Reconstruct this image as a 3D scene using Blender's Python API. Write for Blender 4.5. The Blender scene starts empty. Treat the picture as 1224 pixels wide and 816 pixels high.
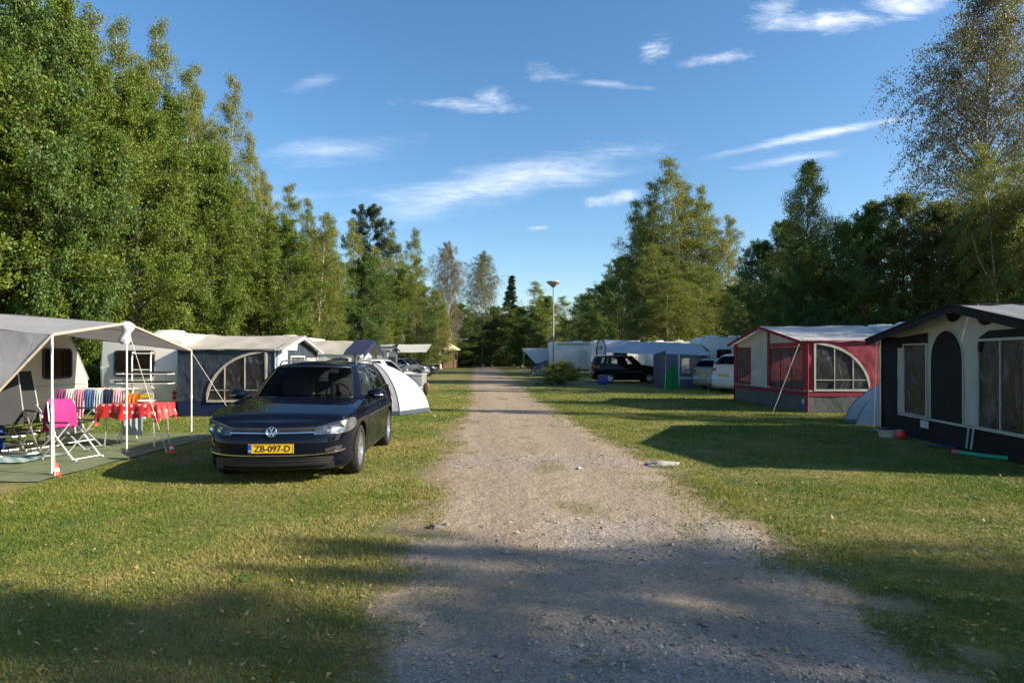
import bpy, bmesh, math, random
import numpy as np
from mathutils import Vector, Matrix, noise as mnoise

PI = math.pi
R = math.radians
scene = bpy.context.scene
COL = scene.collection
F, HC, HOR, CX = 760.0, 1.5, 428.0, 612.0      # focal length (photo pixels), eye height, horizon row, centre column

def G(px, py):
    "ground point seen at a photo pixel"
    d = F * HC / (py - HOR)
    return ((px - CX) / F * d, d)
def XA(px, d): return (px - CX) / F * d
def ZA(py, d): return HC + (HOR - py) / F * d

# ------------------------------------------------------------------ materials
def newmat(name):
    m = bpy.data.materials.new(name); m.use_nodes = True
    nt = m.node_tree; nt.nodes.clear()
    out = nt.nodes.new('ShaderNodeOutputMaterial')
    return m, nt, out
def N(nt, t, **kw):
    n = nt.nodes.new(t)
    for k, v in kw.items():
        if k.startswith('i_'):
            key = k[2:].replace('_', ' ')
            n.inputs[key].default_value = v
        else: setattr(n, k, v)
    return n
def rgba(c): return (c[0], c[1], c[2], 1.0)
def L(nt, a, b): nt.links.new(a, b)
def math_(nt, op, a, b=None, clamp=False):
    n = nt.nodes.new('ShaderNodeMath'); n.operation = op; n.use_clamp = clamp
    for i, v in enumerate((a, b)):
        if v is None: continue
        if isinstance(v, (int, float)): n.inputs[i].default_value = v
        else: L(nt, v, n.inputs[i])
    return n.outputs[0]
def mixc(nt, fac, a, b):
    n = nt.nodes.new('ShaderNodeMix'); n.data_type = 'RGBA'
    for s, v in ((n.inputs[0], fac), (n.inputs[6], a), (n.inputs[7], b)):
        if isinstance(v, (int, float)): s.default_value = v
        elif isinstance(v, tuple): s.default_value = rgba(v)
        else: L(nt, v, s)
    return n.outputs[2]
def ramp(nt, fac, lo, hi, smooth=True):
    n = nt.nodes.new('ShaderNodeMapRange'); n.interpolation_type = 'SMOOTHSTEP' if smooth else 'LINEAR'
    L(nt, fac, n.inputs[0]); n.inputs[1].default_value = lo; n.inputs[2].default_value = hi
    return n.outputs[0]
def noise(nt, scale, detail=4, rough=.55, vec=None, dist=0.0):
    n = nt.nodes.new('ShaderNodeTexNoise'); n.inputs['Scale'].default_value = scale
    n.inputs['Detail'].default_value = detail; n.inputs['Roughness'].default_value = rough
    n.inputs['Distortion'].default_value = dist
    if vec is not None: L(nt, vec, n.inputs['Vector'])
    return n.outputs['Fac']
def pos(nt):
    return nt.nodes.new('ShaderNodeNewGeometry').outputs['Position']

def simple(name, c, rough=.6, metal=0.0, var=.12, nscale=6.0, bump=0.0, bscale=40.0, coat=0.0, spec=.5, emit=None):
    m, nt, out = newmat(name)
    b = N(nt, 'ShaderNodeBsdfPrincipled', i_Roughness=rough, i_Metallic=metal)
    b.inputs['Specular IOR Level'].default_value = spec
    tc = nt.nodes.new('ShaderNodeTexCoord').outputs['Object']
    f = noise(nt, nscale, 5, .6, tc)
    dark = tuple(v * (1 - var) for v in c); lite = tuple(min(1, v * (1 + var)) for v in c)
    L(nt, mixc(nt, ramp(nt, f, .3, .7), dark, lite), b.inputs['Base Color'])
    if var > 0:
        f2 = noise(nt, nscale * 3.1, 3, .6, tc)
        r = nt.nodes.new('ShaderNodeMapRange'); L(nt, f2, r.inputs[0]); r.inputs[3].default_value = max(0, rough - .08); r.inputs[4].default_value = min(1, rough + .08)
        L(nt, r.outputs[0], b.inputs['Roughness'])
    if coat: b.inputs['Coat Weight'].default_value = coat; b.inputs['Coat Roughness'].default_value = .03
    if bump:
        bn = N(nt, 'ShaderNodeBump', i_Strength=bump, i_Distance=.01)
        L(nt, noise(nt, bscale, 3, .6, tc), bn.inputs['Height']); L(nt, bn.outputs[0], b.inputs['Normal'])
    if emit: b.inputs['Emission Color'].default_value = rgba(emit[0]); b.inputs['Emission Strength'].default_value = emit[1]
    L(nt, b.outputs[0], out.inputs[0])
    return m

def cloth(name, c, transl=.2, rough=.75, var=.1, bump=.35, dirt=.0, sheen=.0, folds=0.0):
    m, nt, out = newmat(name)
    tc = nt.nodes.new('ShaderNodeTexCoord').outputs['Object']
    b = N(nt, 'ShaderNodeBsdfPrincipled', i_Roughness=rough)
    b.inputs['Specular IOR Level'].default_value = .22
    f = noise(nt, 1.7, 6, .6, tc)
    col = mixc(nt, ramp(nt, f, .3, .72), tuple(v * (1 - var) for v in c), tuple(min(1, v * (1 + var)) for v in c))
    if dirt:
        f3 = noise(nt, 5.0, 6, .7, tc, .5)
        col = mixc(nt, math_(nt, 'MULTIPLY', ramp(nt, f3, .52, .75), dirt), col, (c[0] * .45 + .02, c[1] * .5 + .02, c[2] * .4))
    L(nt, col, b.inputs['Base Color'])
    bn = N(nt, 'ShaderNodeBump', i_Strength=bump, i_Distance=.03)
    mp = N(nt, 'ShaderNodeMapping'); mp.inputs['Scale'].default_value = (1.7, 1.7, 1.1); mp.inputs['Rotation'].default_value = (.4, .5, 0); L(nt, tc, mp.inputs[0])
    h = noise(nt, 2.2, 4, .55, mp.outputs[0], 1.2)
    L(nt, h, bn.inputs['Height'])
    L(nt, bn.outputs[0], b.inputs['Normal'])
    tr = N(nt, 'ShaderNodeBsdfTranslucent'); L(nt, col, tr.inputs[0]); L(nt, bn.outputs[0], tr.inputs[1])
    mx = nt.nodes.new('ShaderNodeMixShader'); mx.inputs[0].default_value = transl
    L(nt, b.outputs[0], mx.inputs[1]); L(nt, tr.outputs[0], mx.inputs[2]); L(nt, mx.outputs[0], out.inputs[0])
    return m

def filmglass(name, tint, opac, rough=.08, c=(.02, .02, .022), folds=False):
    "see-through plastic or tinted glass: tinted transparency plus a reflecting coat"
    m, nt, out = newmat(name)
    tr = N(nt, 'ShaderNodeBsdfTransparent'); tr.inputs[0].default_value = rgba(tint)
    b = N(nt, 'ShaderNodeBsdfPrincipled', i_Roughness=rough); b.inputs['Base Color'].default_value = rgba(c)
    mx = nt.nodes.new('ShaderNodeMixShader')
    fr = N(nt, 'ShaderNodeFresnel', i_IOR=1.5)
    s = math_(nt, 'ADD', fr.outputs[0], opac, True)
    if folds:
        tc = nt.nodes.new('ShaderNodeTexCoord').outputs['Object']
        mp = N(nt, 'ShaderNodeMapping'); mp.inputs['Scale'].default_value = (1.6, 1.6, .9); mp.inputs['Rotation'].default_value = (.3, .3, 0); L(nt, tc, mp.inputs[0])
        h = noise(nt, 1.8, 3, .55, mp.outputs[0], 2.2)
        bn = N(nt, 'ShaderNodeBump', i_Strength=.6, i_Distance=.05); L(nt, h, bn.inputs['Height']); L(nt, bn.outputs[0], b.inputs['Normal'])
        L(nt, mixc(nt, ramp(nt, h, .5, .78), tuple(c), tuple(min(1, v * 3 + .05) for v in c)), b.inputs['Base Color'])
    L(nt, s, mx.inputs[0]); L(nt, tr.outputs[0], mx.inputs[1]); L(nt, b.outputs[0], mx.inputs[2]); L(nt, mx.outputs[0], out.inputs[0])
    return m

def leafmat(name, a, b_, c_, transl=.35):
    "leaf colours: attribute 'tint' per leaf picks between three colours, each tree shifts a little"
    m, nt, out = newmat(name)
    at = N(nt, 'ShaderNodeAttribute', attribute_name='tint')
    oi = nt.nodes.new('ShaderNodeObjectInfo')
    t = math_(nt, 'ADD', at.outputs['Fac'], math_(nt, 'MULTIPLY', math_(nt, 'SUBTRACT', oi.outputs['Random'], .5), .35), True)
    col = mixc(nt, ramp(nt, t, 0, .55), a, b_)
    col = mixc(nt, ramp(nt, t, .6, 1.0), col, c_)
    d = N(nt, 'ShaderNodeBsdfPrincipled', i_Roughness=.5); d.inputs['Specular IOR Level'].default_value = .4
    L(nt, col, d.inputs['Base Color'])
    tr = N(nt, 'ShaderNodeBsdfTranslucent')
    tcol = mixc(nt, .5, col, (.16, .2, .02))
    L(nt, tcol, tr.inputs[0])
    mx = nt.nodes.new('ShaderNodeMixShader'); mx.inputs[0].default_value = transl
    L(nt, d.outputs[0], mx.inputs[1]); L(nt, tr.outputs[0], mx.inputs[2]); L(nt, mx.outputs[0], out.inputs[0])
    return m

# ------------------------------------------------------------------ mesh helpers
def tag(o, label=None, cat=None, group=None, kind=None):
    if label: o['label'] = label
    if cat: o['category'] = cat
    if group: o['group'] = group
    if kind: o['kind'] = kind
    return o
def empty(name, loc, rz=0.0, label=None, cat=None, group=None):
    o = bpy.data.objects.new(name, None); COL.objects.link(o)
    o.location = loc; o.rotation_euler = (0, 0, rz); o.empty_display_size = .2
    return tag(o, label, cat, group)

def link_mesh(name, me, parent=None, world=True):
    o = bpy.data.objects.new(name, me); COL.objects.link(o)
    if parent is not None:
        o.parent = parent
        if world:      # vertices were given in world space: shift them into the (unrotated) parent's frame
            p, off = parent, Vector((0, 0, 0))
            while p is not None: off += p.location; p = p.parent
            me.transform(Matrix.Translation(-off))
    return o

class MB:
    def __init__(s): s.v, s.f, s.mi = [], [], []; s.m = 0
    def add(s, vs, fs, M=None):
        n = len(s.v)
        s.v += [tuple(M @ Vector(p)) if M is not None else tuple(p) for p in vs]
        s.f += [tuple(i + n for i in f) for f in fs]; s.mi += [s.m] * len(fs)
        return s
    def box(s, c, d, rz=0.0, bev=0.0, M=None):
        "box about centre c with full sizes d"
        x, y, z = d[0] / 2, d[1] / 2, d[2] / 2
        b = min(bev, x * .9, y * .9, z * .9)
        M2 = Matrix.Translation(c) @ Matrix.Rotation(rz, 4, 'Z')
        if M is not None: M2 = M @ M2
        if b <= 0:
            vs = [(sx * x, sy * y, sz * z) for sx in (-1, 1) for sy in (-1, 1) for sz in (-1, 1)]
            fs = [(0, 1, 3, 2), (4, 6, 7, 5), (0, 4, 5, 1), (2, 3, 7, 6), (0, 2, 6, 4), (1, 5, 7, 3)]
            return s.add(vs, fs, M2)
        bm = bmesh.new(); bmesh.ops.create_cube(bm, size=1)
        for v in bm.verts: v.co = (v.co.x * 2 * x, v.co.y * 2 * y, v.co.z * 2 * z)
        bmesh.ops.bevel(bm, geom=bm.edges[:], offset=b, segments=2, affect='EDGES', profile=.5)
        bm.verts.index_update()
        s.add([v.co.copy() for v in bm.verts], [[v.index for v in f.verts] for f in bm.faces], M2); bm.free()
        return s
    def tube(s, pts, r, n=8, cap=True, M=None):
        pts = [Vector(p) for p in pts]; k = len(pts)
        rs = r if isinstance(r, (list, tuple)) else [r] * k
        vs, fs = [], []; up = None
        for i, p in enumerate(pts):
            t = (pts[min(i + 1, k - 1)] - pts[max(i - 1, 0)]).normalized()
            if up is None: up = t.orthogonal().normalized()
            up = (up - t * up.dot(t))
            up = up.normalized() if up.length > 1e-6 else t.orthogonal().normalized()
            w = t.cross(up)
            for j in range(n):
                a = 2 * PI * j / n
                vs.append(p + (up * math.cos(a) + w * math.sin(a)) * rs[i])
        for i in range(k - 1):
            for j in range(n):
                a, b = i * n + j, i * n + (j + 1) % n
                fs.append((a, b, b + n, a + n))
        if cap:
            fs.append(tuple(range(n - 1, -1, -1))); fs.append(tuple((k - 1) * n + j for j in range(n)))
        return s.add(vs, fs, M)
    def lathe(s, prof, n=24, M=None, close=False):
        "prof: (r, z) pairs turned about z"
        vs, fs = [], []; k = len(prof)
        for r_, z in prof:
            for j in range(n):
                a = 2 * PI * j / n; vs.append((r_ * math.cos(a), r_ * math.sin(a), z))
        for i in range(k - 1 + (1 if close else 0)):
            for j in range(n):
                a, b = i * n + j, i * n + (j + 1) % n; c = ((i + 1) % k) * n
                fs.append((a, b, c + (j + 1) % n, c + j))
        return s.add(vs, fs, M)
    def disc(s, c, r, n=20, M=None):
        return s.add([(c[0] + r * math.cos(2 * PI * j / n), c[1] + r * math.sin(2 * PI * j / n), c[2]) for j in range(n)], [tuple(range(n))], M)
    def grid(s, rows, M=None, flip=False):
        n, k = len(rows), len(rows[0])
        vs = [p for r_ in rows for p in r_]
        fs = [(i * k + j, i * k + j + 1, (i + 1) * k + j + 1, (i + 1) * k + j) for i in range(n - 1) for j in range(k - 1)]
        if flip: fs = [f[::-1] for f in fs]
        return s.add(vs, fs, M)
    def prism(s, poly, y0, y1, M=None):
        "poly in x,z extruded along y"
        n = len(poly)
        vs = [(p[0], y0, p[1]) for p in poly] + [(p[0], y1, p[1]) for p in poly]
        fs = [tuple(range(n)), tuple(range(2 * n - 1, n - 1, -1))] + [(i, i + n, (i + 1) % n + n, (i + 1) % n) for i in range(n)]
        return s.add(vs, fs, M)
    def mesh(s, name, mats, smooth=True, angle=35, weld=False):
        me = bpy.data.meshes.new(name); me.from_pydata([tuple(v) for v in s.v], [], s.f)
        for m in (mats if isinstance(mats, (list, tuple)) else [mats]): me.materials.append(m)
        me.polygons.foreach_set('material_index', s.mi)
        if weld:
            bm = bmesh.new(); bm.from_mesh(me); bmesh.ops.remove_doubles(bm, verts=bm.verts[:], dist=.0004)
            bmesh.ops.recalc_face_normals(bm, faces=bm.faces[:]); bm.to_mesh(me); bm.free()
        me.polygons.foreach_set('use_smooth', [smooth] * len(me.polygons))
        if smooth: me.set_sharp_from_angle(angle=R(angle))
        me.update(); return me
    def build(s, name, mats, parent=None, smooth=True, world=True, angle=35, weld=False):
        return link_mesh(name, s.mesh(name, mats, smooth, angle, weld), parent, world)

def np_mesh(name, V, Fc, mat, attrs=None, smooth=False):
    "V (n,3), Fc (m,k) arrays"
    me = bpy.data.meshes.new(name); n, (m, k) = len(V), Fc.shape
    me.vertices.add(n); me.vertices.foreach_set('co', np.ascontiguousarray(V, dtype=np.float32).ravel())
    me.loops.add(m * k); me.loops.foreach_set('vertex_index', np.ascontiguousarray(Fc, dtype=np.int32).ravel())
    me.polygons.add(m); me.polygons.foreach_set('loop_start', np.arange(0, m * k, k, dtype=np.int32))
    me.polygons.foreach_set('loop_total', np.full(m, k, dtype=np.int32))
    me.polygons.foreach_set('use_smooth', np.full(m, smooth, dtype=bool))
    me.materials.append(mat)
    for nm, (dom, arr) in (attrs or {}).items():
        a = me.attributes.new(nm, 'FLOAT', dom); a.data.foreach_set('value', np.ascontiguousarray(arr, dtype=np.float32))
    me.update(calc_edges=True); me.validate(); return me

def crumple(p, k=1.6, seed=0.0):
    v = Vector(p) * k + Vector((seed, seed * 1.7, seed * .3))
    return mnoise.noise(v) + .5 * mnoise.noise(v * 2.3)

def bez(p0, p1, p2, n=10):
    return [tuple((1 - t) ** 2 * a + 2 * t * (1 - t) * b + t * t * c for a, b, c in zip(p0, p1, p2)) for t in [i / n for i in range(n + 1)]]

def inside(poly, x, y):
    "convex polygon, counter-clockwise"
    for i in range(len(poly)):
        a, b = poly[i], poly[(i + 1) % len(poly)]
        if (b[0] - a[0]) * (y - a[1]) - (b[1] - a[1]) * (x - a[0]) < -1e-6: return False
    return True
def panel(name, poly, O, A, B, mat, parent, holes=(), step=.3, wr=.012, seed=0.0, k=1.6):
    """cloth panel: outline poly (a, b) in the plane O + a A + b B, cut with convex see-through holes.
    holes: (poly, window name, material)"""
    O, A, B = Vector(O), Vector(A).normalized(), Vector(B).normalized(); Nn = A.cross(B).normalized()
    bm = bmesh.new(); bm.faces.new([bm.verts.new((p[0], p[1], 0)) for p in poly])
    def cut(co, no):
        bmesh.ops.bisect_plane(bm, geom=bm.verts[:] + bm.edges[:] + bm.faces[:], dist=1e-5, plane_co=co, plane_no=no)
    xs, ys = [p[0] for p in poly], [p[1] for p in poly]
    for lo, hi, ax in ((min(xs), max(xs), (1, 0, 0)), (min(ys), max(ys), (0, 1, 0))):
        n = int((hi - lo) / step)
        for i in range(1, n + 1):
            c = lo + (hi - lo) * i / (n + 1); cut((c * ax[0], c * ax[1], 0), ax)
    for hp, wn, wm in holes:
        for i in range(len(hp)):
            a, b = hp[i], hp[(i + 1) % len(hp)]
            if abs(a[0] - b[0]) + abs(a[1] - b[1]) < 1e-5: continue
            cut((a[0], a[1], 0), (b[1] - a[1], a[0] - b[0], 0))
    def place(b2):
        for v in b2.verts:
            p = O + A * v.co.x + B * v.co.y
            v.co = p + Nn * wr * crumple(p, k, seed)
    wins = []
    for hp, wn, wm in holes:
        b2 = bm.copy(); dele = [f for f in b2.faces if not inside(hp, f.calc_center_median().x, f.calc_center_median().y)]
        bmesh.ops.delete(b2, geom=dele, context='FACES'); place(b2)
        me = bpy.data.meshes.new(wn); b2.to_mesh(me); b2.free(); me.materials.append(wm)
        me.polygons.foreach_set('use_smooth', [True] * len(me.polygons))
        wins.append(link_mesh(wn, me, parent))
        bmesh.ops.delete(bm, geom=[f for f in bm.faces if inside(hp, f.calc_center_median().x, f.calc_center_median().y)], context='FACES')
    place(bm)
    me = bpy.data.meshes.new(name); bm.to_mesh(me); bm.free(); me.materials.append(mat)
    me.polygons.foreach_set('use_smooth', [True] * len(me.polygons))
    return link_mesh(name, me, parent), wins
def ribbon(mb, pts, w, O, A, B, off=.01, closed=False):
    "flat band of width w along 2D points, lying off metres in front of the plane, with a little thickness"
    O, A, B = Vector(O), Vector(A).normalized(), Vector(B).normalized(); Nn = A.cross(B).normalized()
    P = [Vector((p[0], p[1])) for p in pts]; k = len(P); rows = []
    for i in range(k + (1 if closed else 0)):
        i = i % k
        a = P[(i - 1) % k] if (closed or i > 0) else P[i]; b = P[(i + 1) % k] if (closed or i < k - 1) else P[i]
        t = (b - a); t = t.normalized() if t.length > 1e-6 else Vector((1, 0)); n = Vector((-t.y, t.x)) * w / 2
        q, r_ = P[i] + n, P[i] - n
        def W(c, o): return tuple(O + A * c.x + B * c.y + Nn * o)
        rows.append([W(q, 0), W(q, off), W(r_, off), W(r_, 0)])
    mb.grid(rows)
def sheet(name, c4, nu, nv, mat, parent, sag=0.0, wr=.02, seed=0.0, world=True, k=1.2, folds=0.0):
    "four-cornered cloth: c4 = p00, p10, p11, p01; sags in the middle"
    p00, p10, p11, p01 = [Vector(p) for p in c4]; mb = MB(); rows = []
    n = (p10 - p00).cross(p01 - p00).normalized()
    for j in range(nv + 1):
        v = j / nv; row = []
        for i in range(nu + 1):
            u = i / nu
            p = p00.lerp(p10, u).lerp(p01.lerp(p11, u), v)
            p = p + Vector((0, 0, -sag * 4 * u * (1 - u) * (.3 + .7 * 4 * v * (1 - v))))
            p = p + n * (wr * crumple(p, k, seed) + folds * math.sin(u * nu * .9 + 3 * crumple(p, .7, seed)) * (1 - v * .6))
            row.append(tuple(p))
        rows.append(row)
    mb.grid(rows); return mb.build(name, mat, parent, True, world, angle=80)
# ------------------------------------------------------------------ shared materials
M = {}
M['steel'] = simple('pole_metal', (.62, .62, .6), .35, .8, .06)
M['whitepole'] = simple('white_pole_paint', (.72, .71, .68), .45, 0, .06)
M['dark'] = simple('dark_plastic', (.02, .02, .022), .5, 0, .2)
M['black'] = simple('black_rubber', (.014, .014, .014), .8, 0, .2, bump=.2)
M['rim'] = simple('alloy', (.55, .55, .57), .28, .85, .08)
M['chrome'] = simple('chrome', (.75, .75, .76), .12, 1, .03)
M['white'] = simple('caravan_white', (.70, .69, .64), .4, 0, .07, 2.5, coat=.2)
M['cream'] = simple('caravan_cream', (.62, .56, .46), .42, 0, .08, 2.5, coat=.1)
M['carglass'] = filmglass('car_glass', (.74, .80, .78), .04, .02, (.006, .008, .01))
M['vanglass'] = filmglass('caravan_window', (.5, .42, .36), .22, .06, (.02, .016, .014))
M['film'] = filmglass('clear_plastic_film', (.42, .44, .45), .22, .14, (.14, .15, .16), True)
M['darkfilm'] = filmglass('smoked_plastic_film', (.06, .06, .065), .72, .22, (.030, .031, .034), True)
M['lampglass'] = filmglass('headlight_lens', (.9, .93, .95), .05, .03, (.25, .27, .29))
M['red'] = simple('tail_light_red', (.35, .01, .012), .15, 0, .1, coat=.6)
M['orange'] = simple('indicator_orange', (.5, .14, .01), .2, 0, .1, coat=.5)
M['yellow'] = simple('plate_yellow', (.78, .47, .02), .4, 0, .03)
M['blueeu'] = simple('plate_blue', (.01, .06, .38), .4, 0, .03)
M['ink'] = simple('plate_ink', (.012, .012, .014), .5, 0, 0)
M['rope'] = simple('guy_rope', (.62, .60, .52), .8, 0, .1)
M['seat'] = simple('car_seat_cloth', (.07, .07, .075), .9, 0, .2)

# ------------------------------------------------------------------ cars
def catmull(keys, n=10):
    K = [Vector(k) for k in keys]; out = []
    for i in range(len(K) - 1):
        p0 = K[i - 1] if i > 0 else K[i] * 2 - K[i + 1]; p1, p2 = K[i], K[i + 1]
        p3 = K[i + 2] if i + 2 < len(K) else K[i + 1] * 2 - K[i]
        for j in range(n):
            t = j / n
            out.append(.5 * ((2 * p1) + (p2 - p0) * t + (2 * p0 - 5 * p1 + 4 * p2 - p3) * t * t + (3 * p1 - p0 - 3 * p2 + p3) * t ** 3))
    out.append(K[-1]); return out
def lut(keys):
    xs = [k[0] for k in keys]; ys = [k[1] for k in keys]
    if xs[0] > xs[-1]: xs, ys = xs[::-1], ys[::-1]
    return lambda x: float(np.interp(x, xs, ys))
def sstep(a, b, x):
    t = max(0, min(1, (x - a) / (b - a))); return t * t * (3 - 2 * t)

def paint(name, c, flake=.25):
    m, nt, out = newmat(name)
    b = N(nt, 'ShaderNodeBsdfPrincipled', i_Roughness=.45, i_Metallic=flake); b.inputs['Coat Weight'].default_value = 0.75; b.inputs['Coat IOR'].default_value = 1.42; b.inputs['Specular IOR Level'].default_value = .08 if max(c) > .1 else 0.0
    tc = nt.nodes.new('ShaderNodeTexCoord').outputs['Object']
    sp = N(nt, 'ShaderNodeSeparateXYZ'); L(nt, tc, sp.inputs[0])
    low = math_(nt, 'SUBTRACT', .55, sp.outputs[2])
    f = noise(nt, 7, 6, .65, tc)
    dirt = math_(nt, 'MULTIPLY', ramp(nt, math_(nt, 'ADD', f, math_(nt, 'MULTIPLY', low, .6)), (.62 if max(c) > .1 else .70), 1.1), .16 if max(c) > .1 else .05)   # road dust, thickest on the sills
    L(nt, mixc(nt, dirt, c, (.16, .14, .11)), b.inputs['Base Color'])
    L(nt, math_(nt, 'ADD', math_(nt, 'MULTIPLY', dirt, .5), .012), b.inputs['Coat Roughness'])
    L(nt, b.outputs[0], out.inputs[0]); return m

def make_wheel(root, x, y, r, w, side, ns=5):
    "wheel part with tyre and rim sub-parts; axle along y"
    e = bpy.data.objects.new('wheel', None); COL.objects.link(e); e.parent = root; e.location = (x, y, r); e.empty_display_size = .1
    Mx = Matrix.Rotation(-side * PI / 2, 4, 'X')      # lathe axis z -> outward
    t = MB(); h = w / 2; ri = r * .66
    t.lathe([(ri, h * .82), (ri + .03, h * .98), (r - .05, h * 1.04), (r - .015, h * .9), (r, h * .6), (r, h * .15), (r - .006, h * .13), (r - .006, h * .07), (r, h * .05), (r, -h * .6), (r - .015, -h * .9), (r - .05, -h), (ri, -h * .82)], 40, Mx)
    t.build('tyre', M['black'], e, True, False)
    m = MB()
    m.lathe([(ri + .006, h * .84), (ri - .008, h * .8), (ri - .02, h * .5), (ri - .025, -h * .3), (ri - .02, -h * .8)], 40, Mx)
    m.lathe([(0, h * .62), (.035, h * .62), (.06, h * .52), (.07, h * .3)], 20, Mx)
    for k in range(ns):
        for dd in (-.16, .16):
            a = 2 * PI * k / ns + dd; a2 = 2 * PI * k / ns + dd * 1.35
            P = lambda rr, an, z, off: (rr * math.cos(an) - off * math.sin(an), rr * math.sin(an) + off * math.cos(an), z)
            vs = [P(.045, a, h * .5, -.016), P(.045, a, h * .5, .016), P(ri - .006, a2, h * .72, .012), P(ri - .006, a2, h * .72, -.012),
                  P(.045, a, h * .2, -.02), P(.045, a, h * .2, .02), P(ri - .006, a2, h * .35, .016), P(ri - .006, a2, h * .35, -.016)]
            m.add(vs, [(0, 1, 2, 3), (0, 4, 5, 1), (1, 5, 6, 2), (2, 6, 7, 3), (3, 7, 4, 0)], Mx)
    m.build('rim', M['rim'], e, True, False)
    d = MB(); d.lathe([(.0, h * -.1), (.13, h * -.1), (.14, h * -.2)], 24, Mx); d.m = 1
    d.lathe([(.0, -h * .5), (ri - .03, -h * .5)], 24, Mx)
    d.build('brake_disc', [M['steel'], M['dark']], e, True, False)

def plate(root, M4, text, w=.52, h=.11):
    b = MB(); b.box((0, 0, .004), (w, h, .008), 0, .003, M4)
    p = b.build('number_plate', M['yellow'], root, False, False)
    s = MB(); s.box((-w / 2 + .022, 0, .0095), (.04, h - .008, .003), 0, 0, M4); s.build('country_strip', M['blueeu'], p, False, False)
    fr = MB()
    for cx, cy, sx, sy in ((0, h / 2 - .004, w - .01, .003), (0, -h / 2 + .004, w - .01, .003), (w / 2 - .006, 0, .003, h - .01)):
        fr.box((cx, cy, .0092), (sx, sy, .002), 0, 0, M4)
    fr.build('plate_border', M['ink'], p, False, False)
    if text:
        cu = bpy.data.curves.new('lettering', 'FONT'); cu.body = text; cu.size = h * .92; cu.align_x = 'CENTER'; cu.align_y = 'CENTER'; cu.extrude = .001; cu.offset = .0012
        tmp = bpy.data.objects.new('tmp', cu); COL.objects.link(tmp); bpy.context.view_layer.update()
        me = bpy.data.meshes.new_from_object(tmp.evaluated_get(bpy.context.evaluated_depsgraph_get()))
        bpy.data.objects.remove(tmp)
        me.transform(M4 @ Matrix.Translation((.02, -.002, .0095))); me.materials.clear(); me.materials.append(M['ink'])
        link_mesh('lettering', me, p, False)
        cu2 = bpy.data.curves.new('country_letters', 'FONT'); cu2.body = 'NL'; cu2.size = .03; cu2.align_x = 'CENTER'; cu2.align_y = 'CENTER'; cu2.extrude = .0005
        tmp = bpy.data.objects.new('tmp', cu2); COL.objects.link(tmp); bpy.context.view_layer.update()
        me = bpy.data.meshes.new_from_object(tmp.evaluated_get(bpy.context.evaluated_depsgraph_get())); bpy.data.objects.remove(tmp)
        me.transform(M4 @ Matrix.Translation((-w / 2 + .022, -.025, .0115))); me.materials.clear(); me.materials.append(M['white'])
        link_mesh('country_letters', me, p, False)
    return p

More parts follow.
